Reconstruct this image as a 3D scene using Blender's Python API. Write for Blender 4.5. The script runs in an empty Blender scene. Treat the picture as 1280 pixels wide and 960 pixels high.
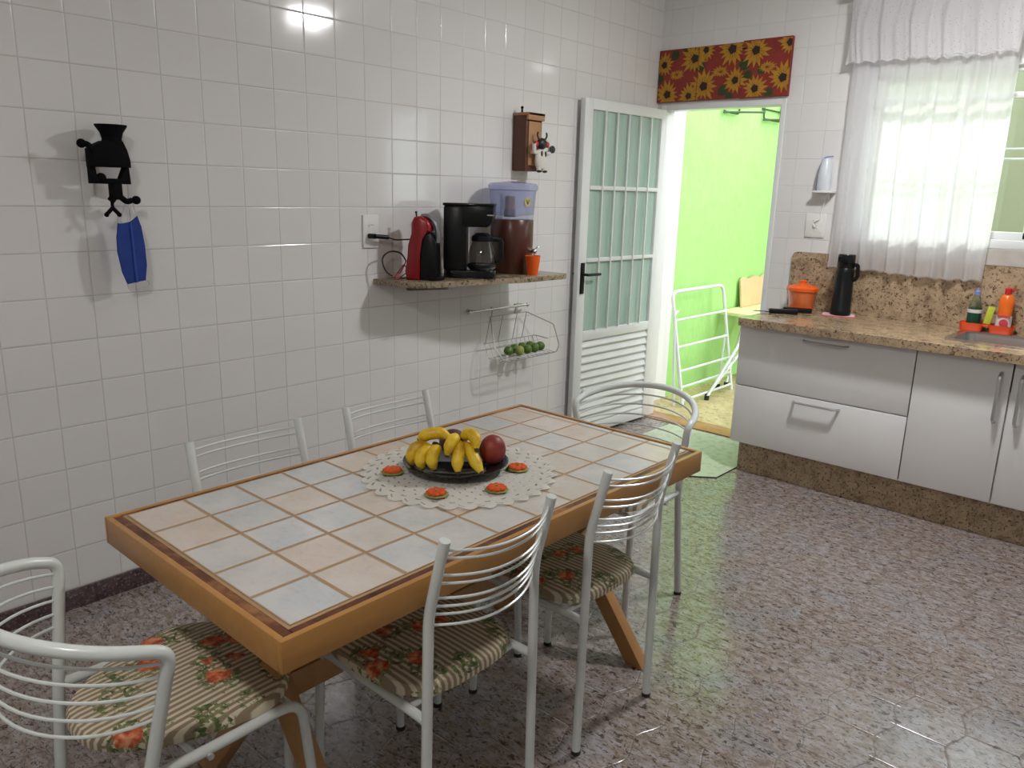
import bpy, bmesh, math, random
from mathutils import Vector, Matrix
random.seed(7)
sc = bpy.context.scene
COL = sc.collection
PI = math.pi

# ------------------------------------------------------------------ node helpers
class NG:
    def __init__(s, name):
        s.m = bpy.data.materials.new(name); s.m.use_nodes = True
        s.t = s.m.node_tree; s.t.nodes.clear()
        s.out = s.t.nodes.new('ShaderNodeOutputMaterial')
    def n(s, typ, **kw):
        nd = s.t.nodes.new(typ)
        for k, v in kw.items(): setattr(nd, k, v)
        return nd
    def put(s, sock, v):
        if hasattr(v, 'links') and hasattr(v, 'node'): s.t.links.new(v, sock)
        elif isinstance(v, (tuple, list)) and len(v) == 3 and sock.type == 'RGBA': sock.default_value = (*v, 1)
        else: sock.default_value = v
    def m1(s, op, a, b=None, c=None):
        nd = s.n('ShaderNodeMath', operation=op)
        s.put(nd.inputs[0], a)
        if b is not None: s.put(nd.inputs[1], b)
        if c is not None: s.put(nd.inputs[2], c)
        return nd.outputs[0]
    def coord(s):
        if not hasattr(s, '_c'): s._c = s.n('ShaderNodeTexCoord').outputs['Object']
        return s._c
    def xyz(s, v=None):
        nd = s.n('ShaderNodeSeparateXYZ'); s.put(nd.inputs[0], v or s.coord()); return nd.outputs
    def comb(s, x, y, z=0.0):
        nd = s.n('ShaderNodeCombineXYZ')
        for i, v in enumerate((x, y, z)): s.put(nd.inputs[i], v)
        return nd.outputs[0]
    def scaled(s, sx, sy, sz):
        nd = s.n('ShaderNodeMapping'); s.put(nd.inputs['Vector'], s.coord()); nd.inputs['Scale'].default_value = (sx, sy, sz)
        return nd.outputs[0]
    def noise(s, scale, detail=3, rough=.5, vec=None, col=False, dist=0):
        nd = s.n('ShaderNodeTexNoise'); s.put(nd.inputs['Vector'], vec or s.coord())
        nd.inputs['Scale'].default_value = scale; nd.inputs['Detail'].default_value = detail
        nd.inputs['Roughness'].default_value = rough; nd.inputs['Distortion'].default_value = dist
        return nd.outputs['Color' if col else 'Fac']
    def vor(s, scale, vec=None, out='Distance', rnd=1.0, feature='F1'):
        nd = s.n('ShaderNodeTexVoronoi', feature=feature); s.put(nd.inputs['Vector'], vec or s.coord())
        nd.inputs['Scale'].default_value = scale; nd.inputs['Randomness'].default_value = rnd
        return nd.outputs[out]
    def white(s, vec, out='Value'):
        nd = s.n('ShaderNodeTexWhiteNoise', noise_dimensions='3D'); s.put(nd.inputs['Vector'], vec); return nd.outputs[out]
    def ramp(s, f, stops, interp='LINEAR'):
        nd = s.n('ShaderNodeValToRGB'); s.put(nd.inputs[0], f); cr = nd.color_ramp; cr.interpolation = interp
        while len(cr.elements) < len(stops): cr.elements.new(.5)
        for e, (p, c) in zip(cr.elements, stops):
            e.position = p; e.color = (*c, 1) if len(c) == 3 else c
        return nd.outputs[0]
    def step(s, f, lo, hi):
        nd = s.n('ShaderNodeMapRange', interpolation_type='SMOOTHSTEP'); s.put(nd.inputs[0], f)
        nd.inputs[1].default_value = lo; nd.inputs[2].default_value = hi; return nd.outputs[0]
    def mix(s, f, a, b):
        nd = s.n('ShaderNodeMix', data_type='RGBA'); s.put(nd.inputs[0], f); s.put(nd.inputs[6], a); s.put(nd.inputs[7], b)
        return nd.outputs[2]
    def bump(s, h, strength=1.0, dist=.001):
        nd = s.n('ShaderNodeBump'); s.put(nd.inputs['Height'], h)
        nd.inputs['Strength'].default_value = strength; nd.inputs['Distance'].default_value = dist
        return nd.outputs[0]
    def pbr(s, col, rough=.5, metal=0.0, normal=None, link=True, **kw):
        nd = s.n('ShaderNodeBsdfPrincipled')
        s.put(nd.inputs['Base Color'], col); s.put(nd.inputs['Roughness'], rough); s.put(nd.inputs['Metallic'], metal)
        if normal is not None: s.put(nd.inputs['Normal'], normal)
        for k, v in kw.items(): s.put(nd.inputs[k.replace('_', ' ')], v)
        if link: s.t.links.new(nd.outputs[0], s.out.inputs[0])
        return nd.outputs[0]

def L(r, g, b):   # sRGB 0-255 -> linear
    f = lambda c: (c/255/12.92) if c/255 <= .04045 else ((c/255+.055)/1.055)**2.4
    return (f(r), f(g), f(b))

def plain(name, col, rough=.5, metal=0.0, var=.06, nscale=30, bump=0.0, **kw):
    g = NG(name)
    c2 = tuple(max(0, x*(1-var*2)) for x in col); c1 = tuple(min(1, x*(1+var)) for x in col)
    f = g.noise(nscale, 3)
    nrm = g.bump(g.noise(nscale*6, 2), 1.0, bump) if bump else None
    g.pbr(g.mix(f, c2, c1), rough, metal, nrm, **kw)
    return g.m

def glassmat(name, tint=(1, 1, 1), gloss=.08, rough=.02, diffuse=None, dfac=0.0):
    g = NG(name)
    tr = g.n('ShaderNodeBsdfTransparent'); tr.inputs[0].default_value = (*tint, 1)
    gl = g.n('ShaderNodeBsdfGlossy'); gl.inputs['Roughness'].default_value = rough
    fr = g.n('ShaderNodeLayerWeight')
    mx = g.n('ShaderNodeMixShader'); g.t.links.new(g.m1('ADD', gloss, g.m1('MULTIPLY', g.m1('POWER', fr.outputs['Facing'], 5.0), .6)), mx.inputs[0])
    base = tr.outputs[0]
    if dfac:
        d = g.pbr(diffuse, .3, link=False); m2 = g.n('ShaderNodeMixShader'); m2.inputs[0].default_value = dfac
        g.t.links.new(tr.outputs[0], m2.inputs[1]); g.t.links.new(d, m2.inputs[2]); base = m2.outputs[0]
    g.t.links.new(base, mx.inputs[1]); g.t.links.new(gl.outputs[0], mx.inputs[2])
    g.t.links.new(mx.outputs[0], g.out.inputs[0])
    return g.m

# ------------------------------------------------------------------ materials
def wall_tiles(name, axis, u0, v0, pu=.152, pv=.1543, tint=(.74, .725, .715), gk=.32):
    g = NG(name); x = g.xyz()
    u = g.m1('DIVIDE', g.m1('SUBTRACT', x[axis], u0), pu)
    v = g.m1('DIVIDE', g.m1('SUBTRACT', x[2], v0), pv)
    fu, fv = g.m1('FRACT', u), g.m1('FRACT', v)
    iu, iv = g.m1('FLOOR', u), g.m1('FLOOR', v)
    du = g.m1('MULTIPLY', g.m1('SUBTRACT', .5, g.m1('ABSOLUTE', g.m1('SUBTRACT', fu, .5))), pu)
    dv = g.m1('MULTIPLY', g.m1('SUBTRACT', .5, g.m1('ABSOLUTE', g.m1('SUBTRACT', fv, .5))), pv)
    d = g.m1('MINIMUM', du, dv)
    cell = g.comb(iu, iv, 0.0)
    r1 = g.white(cell); r2 = g.white(g.comb(iv, iu, 7.3))
    grout = g.m1('SUBTRACT', 1.0, g.step(d, .0006, .0022))
    var = g.m1('ADD', g.m1('MULTIPLY', r1, .05), .97)
    base = g.mix(var, (0, 0, 0), tint)
    col = g.mix(g.m1('MULTIPLY', grout, g.m1('ADD', gk, g.m1('MULTIPLY', g.noise(2.2, 2), .3))), base, L(158, 150, 142))
    tilt = g.m1('ADD', g.m1('MULTIPLY', g.m1('SUBTRACT', r1, .5), fu), g.m1('MULTIPLY', g.m1('SUBTRACT', r2, .5), fv))
    h = g.m1('ADD', g.m1('MULTIPLY', g.step(d, .0005, .0045), 1.0), g.m1('MULTIPLY', tilt, .55))
    h = g.m1('ADD', h, g.m1('MULTIPLY', g.noise(9, 1), .35))
    g.pbr(col, g.m1('ADD', .09, g.m1('MULTIPLY', grout, .5)), 0, g.bump(h, 1.0, .0010))
    return g.m

M = {}
M['tileA'] = wall_tiles('white_wall_tiles_left', 1, -3.1762, .075)
M['tileB'] = wall_tiles('white_wall_tiles_back', 0, .974, .0824, gk=.05)
M['tileC'] = wall_tiles('white_wall_tiles_side', 1, -3.1762, .075)

def floor_mat():
    g = NG('speckled_ceramic_floor'); x = g.xyz()
    q = g.m1('DIVIDE', g.m1('SUBTRACT', x[0], 2.452), .1715)
    py = g.m1('DIVIDE', g.m1('ADD', x[1], 2.348), .2)
    kr = g.m1('ROUND', q)
    sgn = g.m1('SUBTRACT', 1.0, g.m1('MULTIPLY', g.m1('PINGPONG', kr, 1.0), 2.0))
    wave = g.m1('MULTIPLY', g.m1('MULTIPLY', sgn, .085), g.m1('COSINE', g.m1('MULTIPLY', py, 2*PI)))
    d1 = g.m1('MULTIPLY', g.m1('ABSOLUTE', g.m1('SUBTRACT', g.m1('SUBTRACT', q, kr), wave)), .1715)
    par = g.m1('PINGPONG', g.m1('FLOOR', q), 1.0)
    v = g.m1('ADD', py, g.m1('MULTIPLY', par, .5))
    d2 = g.m1('MULTIPLY', g.m1('ABSOLUTE', g.m1('SUBTRACT', v, g.m1('ROUND', v))), .2)
    d = g.m1('MINIMUM', d1, d2)
    grout = g.m1('SUBTRACT', 1.0, g.step(d, .0008, .0024))
    vec = g.scaled(1.0, 1.7, 1.0)
    n1 = g.noise(22, 4, .62, vec); n2 = g.noise(62, 4, .7, vec, dist=.5); n3 = g.noise(5, 2); n4 = g.noise(40, 4, .72, vec, dist=.7)
    base = g.ramp(n1, [(.36, L(130, 114, 106)), (.5, L(152, 140, 133)), (.64, L(166, 160, 162))])
    base = g.mix(g.m1('MULTIPLY', g.step(n3, .48, .68), .4), base, L(146, 151, 160))
    base = g.mix(g.m1('MULTIPLY', g.step(n2, .52, .62), .75), base, L(114, 94, 82))
    base = g.mix(g.m1('MULTIPLY', g.step(n4, .555, .605), .9), base, L(62, 47, 40))
    n5 = g.noise(17, 3, .75, g.scaled(1.0, 2.2, 1.0), dist=1.2)
    base = g.mix(g.m1('MULTIPLY', g.step(n5, .60, .66), .8), base, L(74, 56, 48))
    col = g.mix(g.m1('MULTIPLY', grout, .6), base, L(100, 86, 78))
    h = g.m1('ADD', g.step(d, .0005, .005), g.m1('MULTIPLY', g.noise(60, 3), .12))
    g.pbr(col, g.m1('ADD', .13, g.m1('MULTIPLY', g.noise(20, 2), .10)), 0, g.bump(h, 1.0, .0010))
    return g.m
M['floor'] = floor_mat()

def granite(name, a, b, c, s=1.0, rough=.14):
    g = NG(name)
    n1 = g.noise(14*s, 5, .7, dist=.5); n2 = g.noise(60*s, 3, .7); v = g.vor(70*s)
    base = g.ramp(n1, [(.32, b), (.5, a), (.68, tuple(min(1, x*1.25) for x in a))])
    base = g.mix(g.step(n2, .54, .64), base, c)
    base = g.mix(g.m1('SUBTRACT', 1.0, g.step(v, .10, .22)), base, tuple(x*.5 for x in c))
    g.pbr(base, rough)
    return g.m
M['granite'] = granite('beige_brown_granite', L(170, 148, 120), L(130, 108, 84), L(82, 64, 50), 1.25)
M['granite_shelf'] = granite('shelf_granite', L(150, 136, 112), L(122, 104, 82), L(72, 60, 48))
M['granite_dark'] = granite('dark_speckled_granite', L(82, 66, 68), L(54, 40, 42), L(120, 110, 110), 1.4, .2)

M['chairwhite'] = plain('white_enamelled_steel', (.66, .70, .68), .22, 0, .03)
M['white'] = plain('white_lacquer', (.84, .83, .82), .25, 0, .02, 5)
M['marble_strip'] = plain('pale_marble_strip', (.52, .48, .44), .25, 0, .12, 18)
M['white_alu'] = plain('white_aluminium', (.74, .76, .75), .3, 0, .02, 8)
M['white_plastic'] = plain('white_plastic', (.78, .77, .74), .35, 0, .02)
M['black_plastic'] = plain('black_plastic', (.007, .008, .009), .3, 0, .1, Specular_IOR_Level=.25)
M['black_gloss'] = plain('black_gloss_plastic', (.005, .006, .007), .12, 0, .05, Specular_IOR_Level=.35)
M['rubber'] = plain('dark_rubber', (.02, .018, .016), .7)
M['steel'] = plain('brushed_steel', (.62, .61, .59), .25, 1.0, .05, 60)
M['handle'] = plain('satin_handle_metal', (.62, .62, .62), .3, .85, .04)
M['chrome'] = plain('chrome', (.8, .8, .8), .08, 1.0, .02)
M['wire'] = plain('grey_wire', (.42, .41, .38), .35, .8, .05)
M['iron'] = plain('black_cast_iron', (.004, .004, .005), .75, 0, .2, 80, .0004, Specular_IOR_Level=.1)
M['dark_bracket'] = plain('dark_bracket_iron', (.05, .09, .035), .6)
M['plaster'] = plain('white_plaster', (.8, .8, .78), .8, 0, .03, 4)
M['ceiling'] = plain('ceiling_paint', (.8, .8, .78), .9, 0, .02, 3)
M['red_plastic'] = plain('dark_red_plastic', (.30, .010, .014), .25)
M['grey_plastic'] = plain('grey_plastic', (.16, .16, .17), .35)
M['orange_cup'] = plain('orange_plastic', (.86, .12, .008), .35)
M['orange_tray'] = plain('orange_red_plastic', (.80, .085, .02), .3)
M['yellow_sponge'] = plain('yellow_green_sponge', (.55, .60, .05), .85, 0, .15, 120, .0006)
M['bluecloth'] = plain('blue_mask_cloth', (.012, .045, .26), .8, 0, .12, 25, .0006)
M['bluecloth2'] = plain('blue_mask_pleat', (.022, .075, .36), .8, 0, .12, 25, .0006)
M['loop'] = plain('pale_elastic', (.55, .56, .58), .7)
M['darkcord'] = plain('dark_cord', (.02, .015, .014), .5)
M['redcord'] = plain('red_cord', (.35, .03, .02), .5)
M['brown_filter'] = plain('brown_filter_body', (.085, .026, .016), .28, 0, .1)
M['lime'] = plain('lime_skin', (.10, .19, .020), .45, 0, .3, 60, .0006)
M['lime_pale'] = plain('pale_lime_skin', (.30, .36, .07), .45, 0, .2, 60, .0006)
M['black_plate'] = plain('black_glass_plate', (.012, .012, .012), .06, 0, .1)
M['mill_dark'] = plain('dark_brown_wood_side', (.115, .036, .018), .5, 0, .15, 20)
M['mill_light'] = plain('light_brown_wood', (.42, .22, .10), .5, 0, .1, 20)
M['boardwood'] = plain('pale_board_wood', (.72, .52, .28), .6, 0, .08, 10)
M['paleyellow'] = plain('pale_yellow_laminate', (.80, .78, .45), .5, 0, .04)
M['pinkpad'] = plain('pink_trim', (.62, .16, .17), .7)
M['figwhite'] = plain('figurine_white', (.70, .66, .60), .5)
M['figblack'] = plain('figurine_black', (.015, .014, .014), .4)
M['figred'] = plain('figurine_red', (.5, .03, .04), .4)
M['oilgreen'] = plain('dark_green_liquid', (.008, .06, .030), .15)
M['bluecap'] = plain('blue_cap', (.22, .26, .55), .35)
M['redcap'] = plain('red_cap', (.55, .02, .02), .35)
M['label_white'] = plain('label_white', (.72, .66, .66), .5)
M['label_red'] = plain('label_red', (.6, .06, .08), .5)
M['gold'] = plain('gold_label', (.50, .42, .16), .5)
M['bottle_orange'] = plain('orange_bottle', (.86, .16, .015), .3)
M['sealdark'] = plain('dark_gasket', (.03, .03, .03), .8)
M['paleblue'] = plain('pale_blue_edge', (.14, .22, .60), .4)
M['palewhiteblue'] = plain('milky_plastic', (.66, .70, .74), .3)
M['clearblue'] = glassmat('pale_blue_clear_plastic', (.86, .88, .97), .06, .05, (.66, .70, .86), .17)
M['clearlid'] = glassmat('lilac_plastic_lid', (.78, .80, .93), .06, .1, (.52, .56, .78), .45)
M['glass'] = glassmat('window_glass', (.93, .97, .94), .05, .01)
M['carafe'] = glassmat('carafe_glass', (.62, .60, .58), .10, .03)
M['bottle_clear'] = glassmat('clear_bottle', (.80, .90, .86), .08, .03)
M['bowl_clear'] = glassmat('orange_clear_plastic', (.95, .55, .35), .08, .08, (.86, .20, .05), .88)
M['coffee'] = plain('coffee', (.03, .012, .006), .1)

def ribbed_glass():
    g = NG('green_ribbed_glass'); x = g.xyz()
    w = g.m1('SINE', g.m1('MULTIPLY', x[0], 2*PI/.035))
    w2 = g.noise(1.0, 1, vec=g.scaled(14, 1, .8))
    nrm = g.bump(g.m1('ADD', w, w2), 1.0, .0010)
    col = g.mix(w2, (.46, .64, .56), (.78, .90, .84))
    d = g.pbr(col, .18, 0, nrm, link=False)
    tr = g.n('ShaderNodeBsdfTransparent'); tr.inputs[0].default_value = (.62, .82, .72, 1)
    mx = g.n('ShaderNodeMixShader'); mx.inputs[0].default_value = .62
    g.t.links.new(tr.outputs[0], mx.inputs[1]); g.t.links.new(d, mx.inputs[2]); g.t.links.new(mx.outputs[0], g.out.inputs[0])
    return g.m
M['doorglass'] = ribbed_glass()

def wood(name, a, b, vec=(1, 8, 8), rough=.35):
    g = NG(name)
    n = g.noise(3, 4, .6, g.scaled(*vec), dist=1.0)
    g.pbr(g.mix(n, a, b), rough, 0, g.bump(n, .3, .0006))
    return g.m
M['tablewood'] = wood('honey_pine', L(160, 112, 58), L(188, 140, 78), (9, 1, 9))
M['tablewood_leg'] = wood('honey_pine_leg', L(158, 112, 66), L(188, 142, 88), (6, 9, 2))
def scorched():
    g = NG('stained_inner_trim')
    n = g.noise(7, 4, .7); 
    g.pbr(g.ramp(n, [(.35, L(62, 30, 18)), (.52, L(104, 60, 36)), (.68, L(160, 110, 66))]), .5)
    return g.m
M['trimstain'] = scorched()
M['groutbed'] = plain('tan_grout', L(172, 142, 104), .8, 0, .1, 40)
M['darkstain'] = plain('dark_varnish_edge', (.05, .018, .010), .4, 0, .3)

def table_tiles(x0, y0, p):
    g = NG('stone_look_table_tiles'); x = g.xyz()
    u = g.m1('DIVIDE', g.m1('SUBTRACT', x[0], x0), p); v = g.m1('DIVIDE', g.m1('SUBTRACT', x[1], y0), p)
    fu, fv, iu, iv = g.m1('FRACT', u), g.m1('FRACT', v), g.m1('FLOOR', u), g.m1('FLOOR', v)
    du = g.m1('SUBTRACT', .5, g.m1('ABSOLUTE', g.m1('SUBTRACT', fu, .5))); dv = g.m1('SUBTRACT', .5, g.m1('ABSOLUTE', g.m1('SUBTRACT', fv, .5)))
    d = g.m1('ADD', g.m1('MULTIPLY', g.m1('MINIMUM', du, dv), p), g.m1('MULTIPLY', g.m1('SUBTRACT', g.noise(70, 2), .5), .0016))
    r = g.white(g.comb(iu, iv, 3.1))
    tile = g.ramp(r, [(.0, L(204, 184, 168)), (.35, L(200, 188, 175)), (.6, L(192, 190, 185)), (1.0, L(190, 194, 196))])
    n = g.noise(30, 5, .75, g.scaled(1, 1.6, 1), dist=.8); n2 = g.noise(9, 3)
    tile = g.mix(g.m1('MULTIPLY', g.step(n, .46, .66), .4), tile, L(180, 172, 168))
    tile = g.mix(g.m1('MULTIPLY', g.step(n2, .4, .65), .45), tile, L(212, 206, 200))
    gr = g.m1('SUBTRACT', 1.0, g.step(d, .0036, .0060))
    g.pbr(g.mix(gr, tile, L(164, 136, 104)), g.m1('ADD', .24, g.m1('MULTIPLY', gr, .5)), 0, g.bump(g.m1('ADD', g.step(d, .002, .008), g.m1('MULTIPLY', n, .1)), 1, .0014))
    return g.m

def cushion():
    g = NG('striped_floral_seat_fabric'); x = g.xyz()
    w = g.m1('ADD', g.m1('MULTIPLY', x[0], 2*PI/.0165), g.m1('MULTIPLY', g.m1('SINE', g.m1('MULTIPLY', x[1], 11.0)), 1.6))
    st = g.step(g.m1('SINE', w), -.3, .5)
    col = g.mix(st, L(146, 128, 104), L(212, 202, 178))
    nv = g.noise(16, 2, col=True); vv = g.n('ShaderNodeVectorMath', operation='ADD'); 
    sc_ = g.n('ShaderNodeVectorMath', operation='SCALE'); g.put(sc_.inputs[0], nv); sc_.inputs['Scale'].default_value = .035
    g.put(vv.inputs[0], g.coord()); g.put(vv.inputs[1], sc_.outputs[0])
    big = g.noise(4.2, 1)
    d = g.vor(10.5, vv.outputs[0]); c = g.vor(10.5, vv.outputs[0], 'Color')
    sep = g.n('ShaderNodeSeparateColor'); g.put(sep.inputs[0], c)
    pet = g.noise(55, 2)
    inner = g.m1('ADD', d, g.m1('MULTIPLY', g.m1('SUBTRACT', pet, .5), .35))
    leafm = g.m1('MULTIPLY', g.m1('SUBTRACT', 1.0, g.step(inner, .46, .54)), g.step(g.noise(38, 3, .7, dist=1.5), .47, .53))
    leafm = g.m1('MULTIPLY', leafm, g.step(sep.outputs[1], .15, .2))
    col = g.mix(leafm, col, g.ramp(g.noise(60, 2), [(.4, L(70, 84, 48)), (.65, L(128, 140, 84))]))
    flm = g.m1('MULTIPLY', g.m1('SUBTRACT', 1.0, g.step(inner, .27, .33)), g.step(sep.outputs[0], .22, .26))
    col = g.mix(flm, col, g.ramp(pet, [(.35, L(150, 66, 44)), (.5, L(206, 104, 64)), (.68, L(228, 168, 126))]))
    g.pbr(col, .8, 0, g.bump(g.noise(300, 2), .5, .0006))
    return g.m
M['cushion'] = cushion()

def curtain_mat(name, tr_fac, holes=False):
    g = NG(name)
    d = g.n('ShaderNodeBsdfDiffuse'); d.inputs[0].default_value = (.84, .83, .84, 1)
    t = g.n('ShaderNodeBsdfTranslucent'); t.inputs[0].default_value = (.86, .85, .86, 1)
    m1 = g.n('ShaderNodeMixShader'); m1.inputs[0].default_value = .6
    g.t.links.new(d.outputs[0], m1.inputs[1]); g.t.links.new(t.outputs[0], m1.inputs[2])
    tp = g.n('ShaderNodeBsdfTransparent'); m2 = g.n('ShaderNodeMixShader')
    if holes:
        f = g.m1('ADD', tr_fac, g.m1('MULTIPLY', g.m1('SUBTRACT', 1.0, g.step(g.vor(75), .12, .2)), .35)); g.put(m2.inputs[0], f)
    else: m2.inputs[0].default_value = tr_fac
    g.t.links.new(m1.outputs[0], m2.inputs[1]); g.t.links.new(tp.outputs[0], m2.inputs[2]); g.t.links.new(m2.outputs[0], g.out.inputs[0])
    return g.m
M['sheer'] = curtain_mat('white_sheer_voile', .16)
M['lace'] = curtain_mat('white_lace', .06, True)

def green_wall():
    g = NG('textured_lime_green_paint')
    n = g.noise(14, 5, .7, g.scaled(1, 1, .45), dist=1.0)
    g.pbr(g.mix(n, L(148, 206, 112), L(178, 224, 140)), .8, 0, g.bump(n, 1, .006))
    return g.m
M['green'] = green_wall()
M['olive'] = plain('pale_olive_paint', L(140, 140, 118), .85, 0, .03, 3)
M['yard'] = granite('sandy_yard_floor', L(190, 174, 130), L(174, 152, 106), L(158, 138, 100), .35, .45)
M['sill'] = plain('brown_sill_stone', L(180, 126, 78), .25, 0, .12, 30)

def matmat():
    g = NG('pale_patterned_mat'); x = g.xyz()
    n = g.noise(26, 3, .6)
    g.pbr(g.mix(g.step(n, .5, .6), L(196, 204, 184), L(180, 186, 164)), .35)
    return g.m
M['mat'] = matmat()

def crochet():
    g = NG('cream_crochet_cotton')
    v = g.vor(150)
    g.pbr(g.mix(v, (.95, .93, .88), (.88, .86, .79)), .9, 0, g.bump(v, 1, .0005))
    return g.m
M['crochet'] = crochet()
M['crochet_orange'] = plain('orange_crochet', (.80, .105, .012), .85, 0, .25, 160, .0015)
M['crochet_green'] = plain('green_yellow_crochet', (.36, .36, .09), .85, 0, .25, 160, .0015)
def banana_mat():
    g = NG('banana_peel')
    n = g.noise(20, 4, .6)
    g.pbr(g.ramp(n, [(.3, L(176, 130, 16)), (.5, L(222, 184, 30)), (.7, L(228, 196, 60))]), .45)
    return g.m
M['banana'] = banana_mat()
M['banana_tip'] = plain('banana_tip', (.045, .028, .012), .7)
def mango_mat(a, b, nm):
    g = NG(nm); n = g.noise(10, 3)
    g.pbr(g.ramp(n, [(.38, a), (.62, b)]), .5); return g.m
M['mango'] = mango_mat(L(116, 22, 30), L(150, 58, 40), 'red_mango_skin')
M['plum'] = mango_mat(L(62, 22, 34), L(96, 40, 48), 'dark_red_fruit_skin')

M['sun_red'] = plain('sunflower_panel_red', L(134, 42, 32), .6, 0, .14, 14)
M['sun_yellow'] = plain('sunflower_petals', L(184, 134, 30), .6, 0, .25, 40)
M['sun_dark'] = plain('sunflower_centre', L(44, 26, 18), .7)
M['sun_green'] = plain('sunflower_leaves', L(48, 62, 24), .7)

def emis(name, col, s):
    g = NG(name); e = g.n('ShaderNodeEmission'); e.inputs[0].default_value = (*col, 1); e.inputs[1].default_value = s
    g.t.links.new(e.outputs[0], g.out.inputs[0]); return g.m
M['lamp'] = emis('lamp_diffuser', (.985, .985, 1.0), 142)
M['lamp2'] = emis('lamp_diffuser_dim', (1.0, .96, .925), 82)

# ------------------------------------------------------------------ geometry helpers
def link(o, parent=None):
    COL.objects.link(o)
    if parent: o.parent = parent
    return o
def obj(name, bm, mat, parent=None, smooth=True, loc=None, angle=40):
    bmesh.ops.recalc_face_normals(bm, faces=bm.faces)
    me = bpy.data.meshes.new(name); bm.to_mesh(me); bm.free()
    for m in (mat if isinstance(mat, (list, tuple)) else [mat]): me.materials.append(M[m] if isinstance(m, str) else m)
    if smooth:
        me.polygons.foreach_set('use_smooth', [True]*len(me.polygons))
        try: me.set_sharp_from_angle(angle=math.radians(angle))
        except Exception: pass
    o = bpy.data.objects.new(name, me)
    if loc: o.location = loc
    return link(o, parent)
def tag(o, label=None, cat=None, group=None, kind=None):
    if label: o['label'] = label
    if cat: o['category'] = cat
    if group: o['group'] = group
    if kind: o['kind'] = kind
    return o
def thing(name, label, cat, loc=(0, 0, 0), rz=0, group=None):
    o = bpy.data.objects.new(name, None); o.empty_display_size = .05; link(o)
    o.location = loc; o.rotation_euler = (0, 0, rz)
    return tag(o, label, cat, group)
def struct(name, bm, mat, parent=None, **k):
    o = obj(name, bm, mat, parent, **k)
    if not parent: o['kind'] = 'structure'
    return o
def B(): return bmesh.new()
def box(bm, a, b, bev=0.0, mi=0, seg=2, mtx=None):
    x0, y0, z0 = a; x1, y1, z1 = b
    v = [bm.verts.new(p) for p in ((x0,y0,z0),(x1,y0,z0),(x1,y1,z0),(x0,y1,z0),(x0,y0,z1),(x1,y0,z1),(x1,y1,z1),(x0,y1,z1))]
    fs = [bm.faces.new([v[i] for i in q]) for q in ((0,3,2,1),(4,5,6,7),(0,1,5,4),(1,2,6,5),(2,3,7,6),(3,0,4,7))]
    if mtx: bmesh.ops.transform(bm, matrix=mtx, verts=v)
    for f in fs: f.material_index = mi
    if bev:
        es = list({e for f in fs for e in f.edges})
        r = bmesh.ops.bevel(bm, geom=es, offset=bev, segments=seg, profile=.5, affect='EDGES')
        for f in r['faces']: f.material_index = mi
    return fs
def fillet(pts, r, n=5):
    pts = [Vector(p) for p in pts]; out = [pts[0]]
    for i in range(1, len(pts)-1):
        p, a, b = pts[i], pts[i-1], pts[i+1]
        da, db = (a-p), (b-p); rr = min(r, da.length*.48, db.length*.48)
        s, e = p+da.normalized()*rr, p+db.normalized()*rr
        for k in range(n+1):
            t = k/n; out.append(s*(1-t)**2 + p*2*t*(1-t) + e*t*t)
    out.append(pts[-1]); return out
def smoothpath(pts, n=6, closed=False):
    P = [Vector(p) for p in pts]; out = []; N = len(P)
    rng = range(N) if closed else range(N-1)
    for i in rng:
        if closed: p0, p1, p2, p3 = P[i-1], P[i], P[(i+1) % N], P[(i+2) % N]
        else: p0, p1, p2, p3 = P[max(i-1, 0)], P[i], P[i+1], P[min(i+2, N-1)]
        for k in range(n):
            t = k/n
            out.append(.5*((2*p1)+(-p0+p2)*t+(2*p0-5*p1+4*p2-p3)*t*t+(-p0+3*p1-3*p2+p3)*t**3))
    if not closed: out.append(P[-1])
    return out
def tube(bm, pts, r, seg=10, closed=False, cap=True, radii=None, mi=0, tipmi=None, flat=1.0):
    P = [Vector(p) for p in pts]; N = len(P)
    T = []
    for i in range(N):
        if closed: t = P[(i+1) % N]-P[i-1]
        else: t = P[min(i+1, N-1)]-P[max(i-1, 0)]
        T.append(t.normalized())
    up = Vector((0, 0, 1)) if abs(T[0].z) < .9 else Vector((0, 1, 0))
    nrm = (up-T[0]*up.dot(T[0])).normalized(); rings = []
    for i in range(N):
        if i:
            nrm = (nrm-T[i]*nrm.dot(T[i]))
            nrm = nrm.normalized() if nrm.length > 1e-6 else T[i].orthogonal().normalized()
        bn = T[i].cross(nrm); rr = radii[i] if radii else r
        rings.append([bm.verts.new(P[i]+(nrm*math.cos(2*PI*k/seg)*flat+bn*math.sin(2*PI*k/seg))*rr) for k in range(seg)])
    m = N if closed else N-1
    for i in range(m):
        a, b = rings[i], rings[(i+1) % N]
        for k in range(seg):
            f = bm.faces.new((a[k], a[(k+1) % seg], b[(k+1) % seg], b[k])); f.material_index = mi
            if tipmi is not None and (i >= N-3 or i < 1): f.material_index = tipmi
    if cap and not closed:
        for rg, s in ((rings[0], -1), (rings[-1], 1)):
            f = bm.faces.new(rg if s > 0 else rg[::-1]); f.material_index = mi if tipmi is None else tipmi
    return rings
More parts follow.
